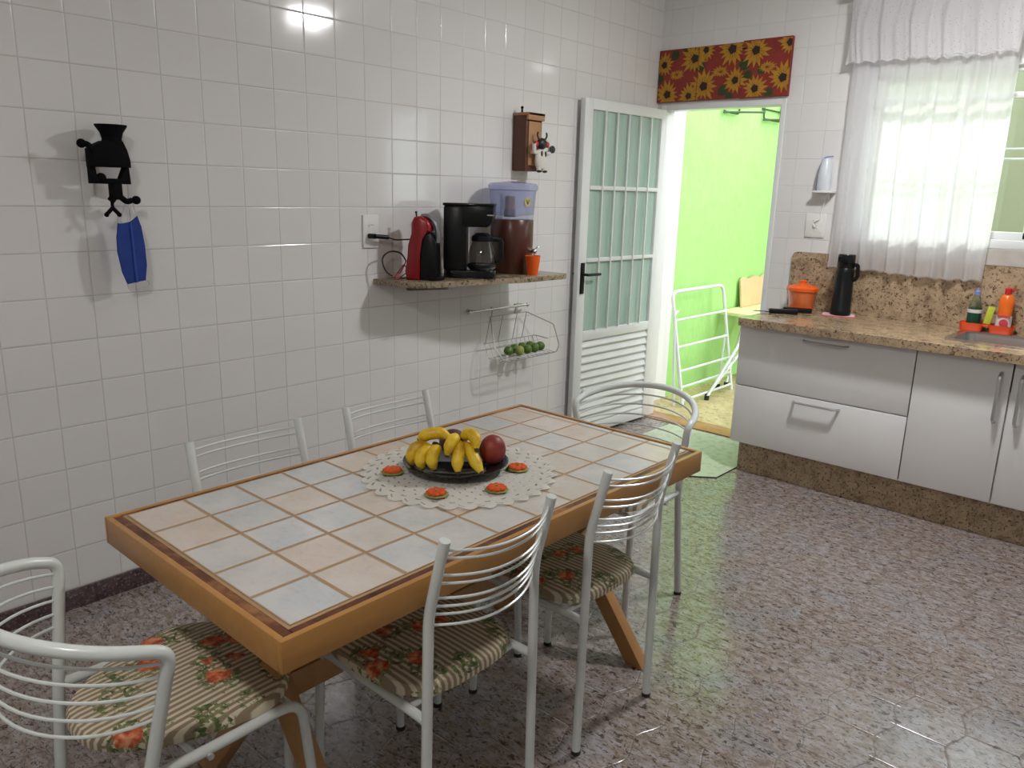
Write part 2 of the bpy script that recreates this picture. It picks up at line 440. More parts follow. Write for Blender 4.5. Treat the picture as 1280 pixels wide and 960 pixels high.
def lathe(bm, prof, c=(0, 0, 0), seg=32, mi=0, sx=1, sy=1, cap=True):
    rings = []
    for r, z in prof:
        if r < 1e-5: rings.append([bm.verts.new((c[0], c[1], c[2]+z))])
        else: rings.append([bm.verts.new((c[0]+r*sx*math.cos(2*PI*k/seg), c[1]+r*sy*math.sin(2*PI*k/seg), c[2]+z)) for k in range(seg)])
    for a, b in zip(rings, rings[1:]):
        for k in range(seg):
            k2 = (k+1) % seg
            if len(a) == 1 and len(b) == 1: continue
            if len(a) == 1: f = bm.faces.new((a[0], b[k2], b[k]))
            elif len(b) == 1: f = bm.faces.new((a[k], a[k2], b[0]))
            else: f = bm.faces.new((a[k], a[k2], b[k2], b[k]))
            f.material_index = mi
    if cap:
        for rg in (rings[0], rings[-1]):
            if len(rg) > 1:
                f = bm.faces.new(rg); f.material_index = mi
def prism(bm, pts, axis, a, b, mi=0, bev=0.0):
    """extrude a 2D outline along axis from a to b; outline in the two other axes (in x,y,z order)"""
    def mk(p, t):
        q = [p[0], p[1]]; q.insert(axis, t); return q
    A = [bm.verts.new(mk(p, a)) for p in pts]; Bv = [bm.verts.new(mk(p, b)) for p in pts]; n = len(pts)
    fs = [bm.faces.new(A), bm.faces.new(Bv[::-1])]
    for i in range(n): fs.append(bm.faces.new((A[i], Bv[i], Bv[(i+1) % n], A[(i+1) % n])))
    for f in fs: f.material_index = mi
    if bev:
        es = list({e for f in fs[:2] for e in f.edges})
        r = bmesh.ops.bevel(bm, geom=es, offset=bev, segments=2, profile=.5, affect='EDGES')
        for f in r['faces']: f.material_index = mi
    return fs
def ball(bm, c, r, seg=16, sx=1, sy=1, sz=1, mi=0):
    n = seg//2
    prof = [(r*math.sin(PI*i/n), -r*sz*math.cos(PI*i/n)) for i in range(n+1)]
    prof[0] = (0, -r*sz); prof[-1] = (0, r*sz)
    lathe(bm, prof, c, seg, mi, sx, sy, cap=False)
def rrect(x0, y0, x1, y1, r, n=5, corners=(1, 1, 1, 1)):
    out = []
    for (cx, cy, a0), on in zip(((x0+r, y0+r, PI), (x1-r, y0+r, 1.5*PI), (x1-r, y1-r, 0), (x0+r, y1-r, .5*PI)), corners):
        if on: out += [(cx+r*math.cos(a0+.5*PI*k/n), cy+r*math.sin(a0+.5*PI*k/n)) for k in range(n+1)]
        else: out.append({PI: (x0, y0), 1.5*PI: (x1, y0), 0: (x1, y1), .5*PI: (x0, y1)}[a0])
    return out
def dup(root, loc, rz, label, group=None):
    r = root.copy(); COL.objects.link(r); r.location = loc; r.rotation_euler = (0, 0, rz); r['label'] = label
    if group: r['group'] = group
    for ch in list(root.children):
        c = ch.copy(); COL.objects.link(c); c.parent = r
        for g in ch.children:
            d = g.copy(); COL.objects.link(d); d.parent = c
    return r

# ------------------------------------------------------------------ the room
RX, RY, RH = 4.7, -6.6, 2.78
bm = B(); box(bm, (0, RY, -.08), (RX, 0, 0)); struct('floor', bm, 'floor', smooth=False)
bm = B(); box(bm, (-.15, RY-.15, RH), (RX+.15, .15, RH+.1)); struct('ceiling', bm, 'ceiling', smooth=False)
bm = B(); box(bm, (-.15, RY-.15, 0), (0, .15, RH)); struct('wall_left', bm, 'tileA', smooth=False)
bm = B(); box(bm, (RX, RY-.15, 0), (RX+.15, .15, RH)); struct('wall_right', bm, 'tileC', smooth=False)
bm = B(); box(bm, (0, RY-.15, 0), (RX, RY, RH)); struct('wall_front', bm, 'plaster', smooth=False)
# back wall with doorway and window
DX0, DX1, DZ = .035, .882, 2.125
WX0, WX1, WZ0, WZ1 = 1.33, 2.98, 1.33, 2.25
bm = B()
box(bm, (0, 0, 0), (DX0, .15, RH)); box(bm, (DX0, 0, DZ), (DX1, .15, RH)); box(bm, (DX1, 0, 0), (WX0, .15, RH))
box(bm, (WX0, 0, 0), (WX1, .15, WZ0)); box(bm, (WX0, 0, WZ1), (WX1, .15, RH)); box(bm, (WX1, 0, 0), (RX, .15, RH))
struct('wall_back', bm, 'tileB', smooth=False)
bm = B(); box(bm, (0, RY, 0), (.013, -.02, .075), .002); struct('baseboard_left', bm, 'granite_dark')
# doorway frame
d1 = bpy.data.objects.new('door_1', None); link(d1); d1['kind'] = 'structure'; d1.location = (0, 0, 0)
bm = B(); box(bm, (DX0, -.012, 0), (DX0+.035, .10, DZ), .003); box(bm, (DX1-.03, -.008, 0), (DX1, .10, DZ), .003); box(bm, (DX0+.035, -.012, DZ-.035), (DX1-.03, .10, DZ), .003)
obj('door_frame', bm, 'white_alu', d1)
bm = B(); box(bm, (DX0, -.02, -.001), (DX1, .16, .006), .002); struct('trim_1', bm, 'sill')
# leaf
leaf = bpy.data.objects.new('door_leaf', None); link(leaf, d1); leaf.location = (.103, -.045, .02); leaf.rotation_euler = (0, 0, math.radians(-92.6))
LW, LH, T = .835, 2.07, .036
bm = B()
box(bm, (0, -T, 0), (.055, 0, LH), .003); box(bm, (LW-.075, -T, 0), (LW, 0, LH), .003)
box(bm, (.055, -T, LH-.06), (LW-.075, 0, LH), .003); box(bm, (.055, -T, .63), (LW-.075, 0, .69), .003); box(bm, (.055, -T, 0), (LW-.075, 0, .07), .003)
obj('leaf_frame', bm, 'white_alu', leaf)
bm = B()
for z in (1.565, 1.132): box(bm, (.055, -.024, z-.012), (LW-.075, .002, z+.012), .002)
for k in range(1, 6):
    x = .055+(LW-.13)*k/6; box(bm, (x-.005, -.004, .69), (x+.005, .008, LH-.06), .002)
obj('glazing_bars', bm, 'white_alu', leaf)
bm = B(); box(bm, (.055, -.022, .69), (LW-.075, -.016, LH-.06)); obj('glass_pane', bm, 'doorglass', leaf, smooth=False)
bm = B()
for k in range(11):
    z = .07+k*.0509
    prism(bm, [(-.030, z), (-.004, z+.004), (-.002, z+.012), (-.024, z+.058), (-.030, z+.058)], 0, .055, LW-.075)
obj('louver_panel', bm, 'white_alu', leaf, angle=20)
bm = B()
box(bm, (LW-.055, .0, .93), (LW-.02, .010, 1.12), .004); box(bm, (LW-.055, -T-.010, .93), (LW-.02, -T, 1.12), .004)
tube(bm, fillet([(LW-.037, 0, 1.05), (LW-.037, .05, 1.05), (LW-.15, .055, 1.05)], .015), .009, 8)
tube(bm, fillet([(LW-.037, -T, 1.05), (LW-.037, -T-.045, 1.05), (LW-.12, -T-.045, 1.05)], .015), .009, 8)
obj('door_handle', bm, 'black_plastic', leaf)
bm = B(); tube(bm, [(LW-.037, -T, .965), (LW-.037, -T-.02, .965)], .006, 8); box(bm, (LW-.045, -T-.024, .90), (LW-.028, -T-.019, .97), .003); box(bm, (LW-.05, -T-.028, .84), (LW-.03, -T-.024, .91), .003)
obj('keys', bm, 'grey_plastic', leaf)
bm = B(); lathe(bm, [(0, 0), (.022, 0), (.022, .006), (.015, .010), (0, .011)], (0, 0, 0), 20)
o = obj('door_stop_disc', bm, 'white_plastic', leaf, loc=(LW-.11, .002, .30)); o.rotation_euler = (-PI/2, 0, 0)
for z in (.3, 1.1, 1.85):
    bm = B(); tube(bm, [(-.006, -.01, z-.04), (-.006, -.01, z+.04)], .008, 8); obj('hinge', bm, 'white_alu', leaf)

# window
w1 = bpy.data.objects.new('window_1', None); link(w1); w1['kind'] = 'structure'
bm = B(); y0, y1 = .02, .10
box(bm, (WX0, -.008, WZ0), (WX1, y1, WZ0+.045), .004); box(bm, (WX0, -.008, WZ1-.03), (WX1, y1, WZ1), .004)
box(bm, (WX0, -.008, WZ0+.045), (WX0+.04, y1, WZ1-.03), .004); box(bm, (WX1-.04, -.008, WZ0+.045), (WX1, y1, WZ1-.03), .004)
obj('window_frame', bm, 'white_alu', w1)
bm = B()
for xa, xb in ((WX0+.04, 2.215), (2.19, WX1-.04)):
    yy = .03 if xa < 2 else .06
    box(bm, (xa, yy, WZ0+.045), (xb, yy+.025, WZ0+.085), .003); box(bm, (xa, yy, 2.068), (xb, yy+.025, 2.098), .003)
    box(bm, (xa, yy, 2.195), (xb, yy+.025, 2.22), .003)
    box(bm, (xa, yy, WZ0+.05), (xa+.035, yy+.025, 2.215), .003); box(bm, (xb-.035, yy, WZ0+.05), (xb, yy+.025, 2.215), .003)
obj('sash', bm, 'white_alu', w1)
bm = B(); box(bm, (WX0+.05, .04, WZ0+.08), (2.2, .044, 2.2)); box(bm, (2.2, .07, WZ0+.08), (WX1-.05, .074, 2.2)); obj('glass_pane', bm, 'glass', w1, smooth=False)
bm = B()
for z in (1.78, 1.83): tube(bm, [(WX0+.02, .13, z), (WX1-.02, .13, z)], .005, 6)
obj('security_bars', bm, 'white_alu', w1)
bm = B(); box(bm, (1.30, -.010, 1.2445), (3.4, 0, 1.329), .002); struct('trim_2', bm, 'marble_strip', smooth=False)

# outdoors: alley
bm = B(); box(bm, (-.3, .62, -.02), (-.15, 2.75, 5.0)); struct('wall_alley', bm, 'green', smooth=False)
bm = B(); box(bm, (-.3, .15, -.02), (-.145, .62, 5.0)); struct('wall_alley_white', bm, 'plaster', smooth=False)
bm = B(); box(bm, (-.15, 2.6, -.02), (5.2, 2.75, 2.75)); struct('wall_outside', bm, 'olive', smooth=False)
bm = B(); box(bm, (-.3, .15, -.10), (5.2, 2.75, -.01)); struct('floor_outside', bm, 'yard', smooth=False)
# wire brackets on the green wall
def bracket(name, label, y0, y1, z1, z0, group):
    t = thing(name, label, 'bracket', (-.15, y0, z0), 0, group)
    w, h = y1-y0, z1-z0
    bm = B(); tube(bm, fillet([(.02, 0, h), (.02, 0, 0), (.02, w, 0), (.02, w, h)], .03), .008, 6)
    obj('hanger_loop', bm, 'dark_bracket', t)
    bm = B(); tube(bm, [(.03, -.02, -.01), (.12, w+.25, .03)], .008, 6); obj('swing_arm', bm, 'dark_bracket', t)
    bm = B(); tube(bm, [(.012, -.02, h*.5), (.012, w+.02, h*.5)], .007, 6); obj('wall_bar', bm, 'dark_bracket', t)
bracket('wall_bracket', 'dark wire bracket on the green wall, the left one under the door top', 1.16, 1.42, 2.32, 2.20, 'dark wire brackets high on the green wall')
bracket('wall_bracket', 'dark square wire bracket on the green wall, at the upper right of the doorway', 1.87, 2.20, 2.36, 2.20, 'dark wire brackets high on the green wall')
# drying rack leaning on the green wall
t = thing('drying_rack', 'white folded drying rack leaning on the green wall outside', 'drying rack', (-.05, .45, -.01))
bm = B(); tube(bm, fillet([(.16, 0, 0), (.0, .0, .86), (.0, .80, .86), (.16, .80, 0)], .07), .014, 8); obj('rack_frame', bm, 'chairwhite', t)
for z in (.65, .45, .27, .15, .05):
    bm = B(); x = .16*(1-z/.86)+.004; tube(bm, [(x, .005, z), (x, .795, z)], .010, 6); obj('rail', bm, 'chairwhite', t)
bm = B(); tube(bm, fillet([(.10, -.03, 0), (.05, -.03, .70), (.05, .02, .72)], .02), .010, 6); obj('side_stay', bm, 'chairwhite', t)
# folding stand with pale top
t = thing('folding_table', 'pale yellow folding table with white scissor legs against the green wall', 'table', (.0, 1.35, -.01))
bm = B(); prism(bm, rrect(-.13, 0, .25, .95, .05), 2, .60, .625, 0, .004); obj('tabletop', bm, 'paleyellow', t)
for i, (a, b) in enumerate((((.20, .02, .60), (.13, -.56, .02)), ((.20, .30, .60), (.10, -.50, .02)), ((-.08, .10, .60), (.0, -.13, .02)), ((-.08, .45, .60), (.02, -.02, .02)))):
    bm = B(); tube(bm, [a, b], .011, 8); lg = obj('leg', bm, 'chairwhite', t)
    bm = B(); tube(bm, [(b[0], b[1], 0), (b[0], b[1], .035)], .019, 10); obj('rubber_foot', bm, 'rubber', lg)
bm = B(); tube(bm, [(.16, -.2, .29), (-.02, .1, .27)], .009, 6); tube(bm, [(.16, -.32, .22), (-.02, .0, .2)], .009, 6); obj('crossbar', bm, 'chairwhite', t)
# wooden board
bm = B(); pts = [(0, 0), (.52, 0), (.54, .24)] + [(.54-.54*k/12, .25+.012*math.sin(k*1.3)) for k in range(1, 12)] + [(0, .24)]
prism(bm, pts, 0, 0, .018, 0, .003)
o = obj('wooden_board', bm, 'boardwood', loc=(-.10, 1.70, .615)); o.rotation_euler = (0, math.radians(-7), 0)
tag(o, 'pale wooden board with wavy top leaning on the green wall', 'board')

# ------------------------------------------------------------------ sunflower panels
PZ0, PZ1, PXA, PXB = 2.142, 2.46, .004, .892
def sf(px, py):   # outline measured on the panels: corners (472,262)(1172,188)(1150,470)(460,512)
    u = (px-466)/(1161-466); top = 262+(188-262)*u; bot = 512+(470-512)*u
    uu = u*(1+.10*(1-u))
    return PXA+(PXB-PXA)*uu, PZ1-(PZ1-PZ0)*(py-top)/(bot-top)
flowers = [(495,330,55,1),(655,297,68,1),(712,255,52,1),(850,250,72,1),(975,255,68,1),(1150,215,58,1),(520,472,66,1),(635,478,55,1),(712,430,72,1),(797,360,44,0),(877,400,58,1),(985,440,60,1),(1040,335,44,0),(1128,385,66,1),(565,375,40,0)]
leaves = [(550,282,22),(685,332,24),(920,322,26),(815,452,22),(1060,462,20),(940,375,20),(610,250,16),(475,400,20),(1010,350,18),(850,480,18)]
pn = [('sunflower_panel', 'left'), ('sunflower_panel', 'middle'), ('sunflower_panel', 'right')]
cuts = [PXA, .290, .585, PXB]
for i, (nm, pos) in enumerate(pn):
    xa, xb = cuts[i]+.001, cuts[i+1]-.001
    bm = B(); box(bm, (xa, -.026-.002*(i == 2), PZ0-(.004 if i == 2 else 0)), (xb, -.001, PZ1+(.006 if i == 2 else 0)), .0015)
    yf = -.0266-.002*(i == 2)
    rs = random.Random(3)
    def poly(pts, y, mi):
        # clip polygon to the panel
        def clip(ps, f, g):
            out = []
            for a, b in zip(ps, ps[1:]+ps[:1]):
                fa, fb = f(a), f(b)
                if fa >= 0: out.append(a)
                if (fa >= 0) != (fb >= 0):
                    t = fa/(fa-fb); out.append((a[0]+(b[0]-a[0])*t, a[1]+(b[1]-a[1])*t))
            return out
        for f in (lambda p: p[0]-xa-.001, lambda p: xb-.001-p[0], lambda p: p[1]-PZ0-.001, lambda p: PZ1-.001-p[1]):
            pts = clip(pts, f, None)
            if len(pts) < 3: return
        fc = bm.faces.new([bm.verts.new((p[0], y, p[1])) for p in pts]); fc.material_index = mi
    for (lx, ly, lr) in leaves:
        cx, cz = sf(lx, ly); r = lr*.00128
        poly([(cx+r*(1+.3*rs.random())*math.cos(a*PI/4), cz+r*(1+.3*rs.random())*math.sin(a*PI/4)) for a in range(8)], yf, 3)
    for (fx, fy, fr, c) in flowers:
        cx, cz = sf(fx, fy); r = fr*.00122; n = 15; ph = rs.random()*6
        for k in range(n):
            a = ph+2*PI*k/n; rr = r*(.9+.4*rs.random()); w = .21; sq = 1 if c else .6
            ca = lambda ang, rad: (cx+rad*math.cos(ang), cz+rad*math.sin(ang)*sq)
            poly([ca(a, r*.15), ca(a-w, rr*.6), ca(a, rr), ca(a+w, rr*.6)], yf-.0003-.00002*k, 1)
        if c:
            poly([(cx+r*.27*(1+.3*(k%2))*math.cos(k*PI/5), cz+r*.27*(1+.3*(k%2))*math.sin(k*PI/5)) for k in range(10)], yf-.0010, 2)
    o = obj(nm, bm, ['sun_red', 'sun_yellow', 'sun_dark', 'sun_green'], smooth=False)
    tag(o, 'red panel painted with yellow sunflowers over the doorway, %s of three' % {'left': 'leftmost, next to the corner', 'middle': 'the middle one', 'right': 'rightmost'}[pos], 'panel', 'sunflower panels over the doorway')

# ------------------------------------------------------------------ kitchen units
CT, CF = .91, -.69
t = thing('drawer_cabinet', 'white base cabinet with two wide drawers beside the doorway', 'cabinet', (1.48, -.3, 0))
ox, oy = 1.48, -.3
bm = B(); box(bm, (1.03-ox, -.60-oy, .18), (1.937-ox, -.03-oy, .868), .001); obj('body', bm, 'white', t, smooth=False)
def bowhandle(bm, a, b, out, rad=.008):
    a, b = Vector(a), Vector(b); o = Vector(out); d = (b-a)
    tube(bm, fillet([a, a+o*.9+d*.06, a+o+d*.12, b+o-d*.12, b+o*.9-d*.06, b], .012), rad, 8, flat=.7)
for za, zb, hz, hx in ((.524, .856, .825, (1.385, 1.615)), (.188, .519, .490, (1.37, 1.612))):
    bm = B(); box(bm, (1.024-ox, -.622-oy, za), (1.938-ox, -.602-oy, zb), .003); dr = obj('drawer', bm, 'white', t)
    bm = B(); bowhandle(bm, (hx[0]-ox, -.622-oy, hz), (hx[1]-ox, -.622-oy, hz), (0, -.035, 0)); obj('handle', bm, 'handle', dr)
t = thing('sink_cabinet', 'white two-door base cabinet under the sink at the right edge', 'cabinet', (2.35, -.3, 0)); ox = 2.35
bm = B(); box(bm, (1.942-ox, -.60-oy, .18), (2.755-ox, -.03-oy, .72), .001); obj('body', bm, 'white', t, smooth=False)
for xa, xb, hx in ((1.943, 2.345, 2.305), (2.351, 2.753, 2.391)):
    bm = B(); box(bm, (xa-ox, -.622-oy, .188), (xb-ox, -.602-oy, .856), .003); dr = obj('door', bm, 'white', t)
    bm = B(); bowhandle(bm, (hx-ox, -.622-oy, .575), (hx-ox, -.622-oy, .81), (0, -.035, 0), .009); obj('handle', bm, 'handle', dr)
t = thing('corner_cabinet', 'white base cabinet beyond the sink doors', 'cabinet', (3.1, -.3, 0)); ox = 3.1
bm = B(); box(bm, (2.76-ox, -.60-oy, .18), (3.4-ox, -.03-oy, .868)); obj('body', bm, 'white', t, smooth=False)
bm = B(); box(bm, (2.762-ox, -.622-oy, .188), (3.398-ox, -.602-oy, .856), .003); obj('door', bm, 'white', t)
bm = B(); box(bm, (1.055, -.56, 0), (3.4, -.05, .179), .001); o = obj('plinth', bm, 'granite', smooth=False); tag(o, 'brown granite plinth under the white base cabinets', 'plinth')
# worktop with sink opening
SX0, SX1, SY0, SY1 = 2.03, 2.62, -.50, -.13
bm = B(); z0, z1 = .868, CT
box(bm, (1.04, CF, z0), (SX0, -.0005, z1)); box(bm, (SX1, CF, z0), (3.4, -.0005, z1))
box(bm, (SX0, CF, z0), (SX1, SY0, z1)); box(bm, (SX0, SY1, z0), (SX1, -.0005, z1))
bmesh.ops.remove_doubles(bm, verts=bm.verts, dist=1e-5)
o = obj('worktop', bm, 'granite', smooth=False); tag(o, 'brown speckled granite worktop over the white cabinets', 'worktop')
bm = B(); prism(bm, rrect(1.026, CT+.0005, 3.4, 1.244, .03, 5, (0, 0, 0, 1)), 1, -.02, -.0005); o = obj('backsplash', bm, 'granite', smooth=False); tag(o, 'brown speckled granite backsplash behind the worktop', 'backsplash')
t = thing('sink', 'stainless steel sink sunk in the granite worktop', 'sink', (2.325, -.315, CT))
bm = B()
out = rrect(-.31, -.20, .31, .20, .05, 6); inn = rrect(-.275, -.165, .275, .165, .045, 6); bot = rrect(-.25, -.14, .25, .14, .05, 6)
rings = [[bm.verts.new((p[0], p[1], z)) for p in pp] for pp, z in ((out, .001), (out, .005), (inn, .004), (inn, -.01), (bot, -.15))]
for a, b in zip(rings, rings[1:]):
    for k in range(len(a)): bm.faces.new((a[k], a[(k+1) % len(a)], b[(k+1) % len(a)], b[k]))
bm.faces.new(rings[-1]); obj('basin', bm, 'steel', t)
bm = B(); lathe(bm, [(0, 0), (.03, 0), (.034, .004), (.0, .005)], (0, 0, -.149), 20); obj('drain', bm, 'chrome', t)

# bowl with lid
t = thing('lidded_bowl', 'orange plastic pot with knobbed lid on the worktop corner', 'bowl', (1.155, -.13, CT))
bm = B(); lathe(bm, [(0, 0), (.062, 0), (.066, .01), (.082, .118), (.078, .118), (.060, .014), (0, .012)], (0, 0, 0), 32); obj('body', bm, 'bowl_clear', t)
bm = B(); lathe(bm, [(.063, .002), (.068, .004), (.070, .03), (.064, .032)], (0, 0, 0), 32, cap=False); obj('base_ring', bm, 'orange_cup', t)
bm = B(); lathe(bm, [(.085, .118), (.090, .120), (.090, .136), (.080, .145), (.035, .156), (.022, .160), (.020, .168), (.022, .175), (.014, .181), (0, .182)], (0, 0, 0), 32); obj('lid', bm, 'orange_cup', t)
# thermos
bm = B(); prism(bm, rrect(-.085, -.06, .085, .06, .02), 2, 0, .006, 0, .001)
o = obj('potholder', bm, 'label_white', loc=(1.382, -.142, CT)); o.rotation_euler = (0, 0, .3); tag(o, 'white potholder with pink edge under the black flask', 'potholder')
bm = B(); pts = [(p[0], p[1], .003) for p in rrect(-.086, -.061, .086, .061, .02)]; tube(bm, pts, .004, 6, closed=True); obj('edging', bm, 'pinkpad', o)
t = thing('thermos', 'tall black thermos flask with side handle on the worktop', 'thermos', (1.390, -.142, CT+.006))
bm = B(); lathe(bm, [(0, 0), (.052, 0), (.056, .006), (.056, .03), (.053, .034), (.049, .24), (.046, .262), (.043, .266), (0, .266)], (0, 0, 0), 32); obj('body', bm, 'black_plastic', t)
bm = B(); lathe(bm, [(.044, .266), (.047, .270), (.047, .335), (.043, .342), (0, .343)], (0, 0, 0), 32); box(bm, (-.03, -.056, .300), (.02, -.04, .333), .004); obj('lid', bm, 'black_gloss', t)
bm = B(); tube(bm, fillet([(.042, 0, .285), (.066, 0, .285), (.068, 0, .215), (.046, 0, .20)], .02), .007, 8, flat=1.6); obj('handle', bm, 'black_plastic', t)
# knives
for i, (x, y, rz, lab) in enumerate(((1.105, -.36, .45, 'black handled knife on the worktop edge, the one nearer the doorway'), (1.135, -.235, .35, 'black handled knife behind another, nearer the orange pot'))):
    t = thing('kitchen_knife', lab, 'knife', (x, y, CT+.001), rz, 'black knives by the worktop end')
    bm = B(); box(bm, (-.04, -.017, .0), (.12, .017, .026), .007); obj('handle', bm, 'black_plastic', t)
    bm = B(); prism(bm, [(-.02, -.010), (-.02, .012), (-.11, .010), (-.125, .0), (-.11, -.010)], 2, .006, .009); obj('blade', bm, 'black_plastic', t)
# tray group
t = thing('dish_tray', 'orange two-part plastic caddy behind the sink', 'tray', (2.115, -.085, CT+.001))
bm = B()
for xa, xb in ((-.125, -.010), (.010, .125)):
    P0, P1 = rrect(xa+.008, -.038, xb-.008, .038, .02, 4), rrect(xa, -.046, xb, .046, .022, 4)
    P2, P3 = rrect(xa+.004, -.042, xb-.004, .042, .02, 4), rrect(xa+.012, -.034, xb-.012, .034, .018, 4)
    rg = [[bm.verts.new((p[0], p[1], z)) for p in pp] for pp, z in ((P0, 0), (P1, .042), (P2, .042), (P3, .006))]
    for a, b in zip(rg, rg[1:]):
        for k in range(len(a)): bm.faces.new((a[k], a[(k+1) % len(a)], b[(k+1) % len(a)], b[k]))
    bm.faces.new(rg[0][::-1]); bm.faces.new(rg[-1])
box(bm, (-.014, -.044, .030), (.014, .044, .041), .002); obj('tray_body', bm, 'orange_tray', t)
t = thing('detergent_bottle', 'dark green bottle with blue cap standing in the orange caddy', 'bottle', (2.05, -.085, CT+.008))
bm = B(); lathe(bm, [(0, 0), (.030, 0), (.033, .008), (.033, .10), (.028, .112)], (0, 0, 0), 24); obj('liquid', bm, 'oilgreen', t)
bm = B(); lathe(bm, [(.0335, .10), (.0335, .104), (.028, .125), (.022, .150), (.014, .172), (.012, .180)], (0, 0, 0), 24, cap=False); obj('bottle_body', bm, 'bottle_clear', t)
bm = B(); lathe(bm, [(.031, .085), (.0345, .086), (.0345, .102), (.030, .104)], (0, 0, 0), 24, cap=False); obj('label_band', bm, 'label_white', t)
bm = B(); lathe(bm, [(.013, .176), (.015, .178), (.015, .195), (.008, .200), (.006, .212), (0, .213)], (0, 0, 0), 20); obj('cap', bm, 'bluecap', t)
bm = B(); box(bm, (-.016, -.012, 0), (.016, .012, .09), .004); o = obj('sponge', bm, 'yellow_sponge', loc=(2.115, -.108, CT+.044)); o.rotation_euler = (0, .15, .2)
tag(o, 'yellow green sponge standing between the two bottles', 'sponge')
t = thing('orange_bottle', 'orange squeeze bottle with red cap in the orange caddy', 'bottle', (2.185, -.085, CT+.008))
bm = B(); lathe(bm, [(0, 0), (.032, 0), (.035, .006), (.034, .06), (.031, .10), (.034, .15), (.032, .175), (.018, .192), (.012, .195)], (0, 0, 0), 28, sy=.75); obj('bottle_body', bm, 'bottle_orange', t)
bm = B(); lathe(bm, [(.0356, .012), (.0356, .06), (.0345, .085)], (0, 0, 0), 28, sy=.76, cap=False); obj('label', bm, 'label_white', t)
bm = B(); 
for k in range(1): 
    pts = [(.005+.020*math.cos(a*PI/8), .050+.020*math.sin(a*PI/8)) for a in range(16)]; prism(bm, pts, 1, -.0295, -.0268)
box(bm, (-.026, -.0285, .078), (.03, -.022, .088)); obj('label_emblem', bm, 'label_red', t)
bm = B(); lathe(bm, [(.013, .194), (.016, .196), (.016, .222), (.010, .228), (0, .229)], (0, 0, 0), 20); tube(bm, [(0, 0, .218), (.042, -.01, .222)], .005, 8); obj('cap', bm, 'redcap', t)

# sockets
def outlet(name, loc, rz, label):
    t = thing(name, label, 'outlet', loc, rz)
    bm = B(); box(bm, (-.045, -.009, -.075), (.045, 0, .075), .003); obj('cover_plate', bm, 'white_plastic', t)
    for z in (.03, -.02):
        bm = B(); pts = [(.018*math.cos(k*PI/3)*1.1, z+.012*math.sin(k*PI/3)) for k in range(6)]; prism(bm, pts, 1, -.0115, -.008)
        si = obj('socket_insert', bm, 'white', t)
        bm = B()
        for dx in (-.009, 0, .009): tube(bm, [(dx, -.0118, z), (dx, -.009, z)], .0022, 8)
        obj('pin_holes', bm, 'rubber', si)
    return t
outlet('power_outlet', (0, -2.40, 1.355), PI/2, 'white power outlet above the stone shelf, black plug in it')
ob = outlet('power_outlet', (1.137, 0, 1.402), 0, 'white power outlet on the tiles below the white holder'); ob.scale = (1.3, 1, .92)
# holder with pitcher
t = thing('wall_holder', 'white wall holder with upright milky blue-rimmed appliance by the curtain', 'holder', (1.18, 0, 1.595))
bm = B(); box(bm, (-.055, -.085, -.006), (.055, -.0005, .006), .003); box(bm, (-.02, -.02, -.045), (.02, -.0005, -.006), .003); obj('bracket', bm, 'white_plastic', t)
bm = B(); lathe(bm, [(0, .006), (.035, .006), (.040, .02), (.038, .10), (.028, .165), (.020, .185), (0, .188)], (-.005, -.045, 0), 24); obj('milky_body', bm, 'palewhiteblue', t)
bm = B(); tube(bm, smoothpath([(-.048, -.045, .01), (-.044, -.045, .10), (-.030, -.045, .17), (-.012, -.045, .192), (.03, -.045, .196)], 5), .0035, 6); obj('blue_rim', bm, 'paleblue', t)
bm = B(); tube(bm, smoothpath([(.02, -.04, -.006), (.0, -.02, -.06), (-.015, -.012, -.12), (-.02, -.014, -.155), (-.035, -.02, -.165), (-.05, -.018, -.18), (-.04, -.022, -.20), (-.03, -.016, -.185)], 5), .003, 6); obj('cord', bm, 'white_plastic', t)

# ------------------------------------------------------------------ curtain
def fold(u):   # folds across the width
    return .017*math.sin(u*38+1.5*math.sin(u*7))+.010*math.sin(u*67+1.3)+.0045*math.sin(u*131+.5)
def cloth(name, x0, x1, z0, z1, y, amp, nx, nz, mat, label, scallop=0.0, taper=.35, ripple=0.0):
    bm = B(); g = []
    for j in range(nz+1):
        row = []
        v = j/nz
        for i in range(nx+1):
            u = i/nx
            zb = z0 + scallop*abs(math.sin(u*PI*11)) + .008*math.sin(u*5+1)
            z = zb+(z1-zb)*v
            a = amp*(1-taper*v)
            x = x0+(x1-x0)*u + .006*math.sin(u*38+v*3) 
            row.append(bm.verts.new((x, y+fold(u+.02*math.sin(v*3))*a+ripple*math.sin(u*130+v*9)*(1-v), z)))
        g.append(row)
    for j in range(nz):
        for i in range(nx): bm.faces.new((g[j][i], g[j][i+1], g[j+1][i+1], g[j+1][i]))
    o = obj(name, bm, mat, angle=180)
    return o
o = cloth('sheer_curtain', 1.250, 2.048, 1.165, 2.605, -.056, 1.0, 220, 40, 'sheer', '', .010)
tag(o, 'long white sheer curtain hanging over the window', 'curtain')
bm = B(); 
pts = [(1.25+.798*i/220+.006*math.sin(i/220*38), -.056+fold(i/220+.0)*1.0, 1.165+.010*abs(math.sin(i/220*PI*11))+.008*math.sin(i/220*5+1)) for i in range(221)]
for i in range(0, 220, 2):
    a = pts[i]; b = pts[i+2]; m_ = ((a[0]+b[0])/2, (a[1]+b[1])/2, (a[2]+b[2])/2-.008); tube(bm, [a, m_, b], .0013, 4)
obj('scalloped_hem', bm, 'lace', o)
v_ = cloth('lace_valance', 1.235, 2.052, 2.262, 2.605, -.106, .6, 220, 24, 'lace', '', .014, .2, .003)
tag(v_, 'short white lace valance across the top of the curtain', 'valance')
bm = B()
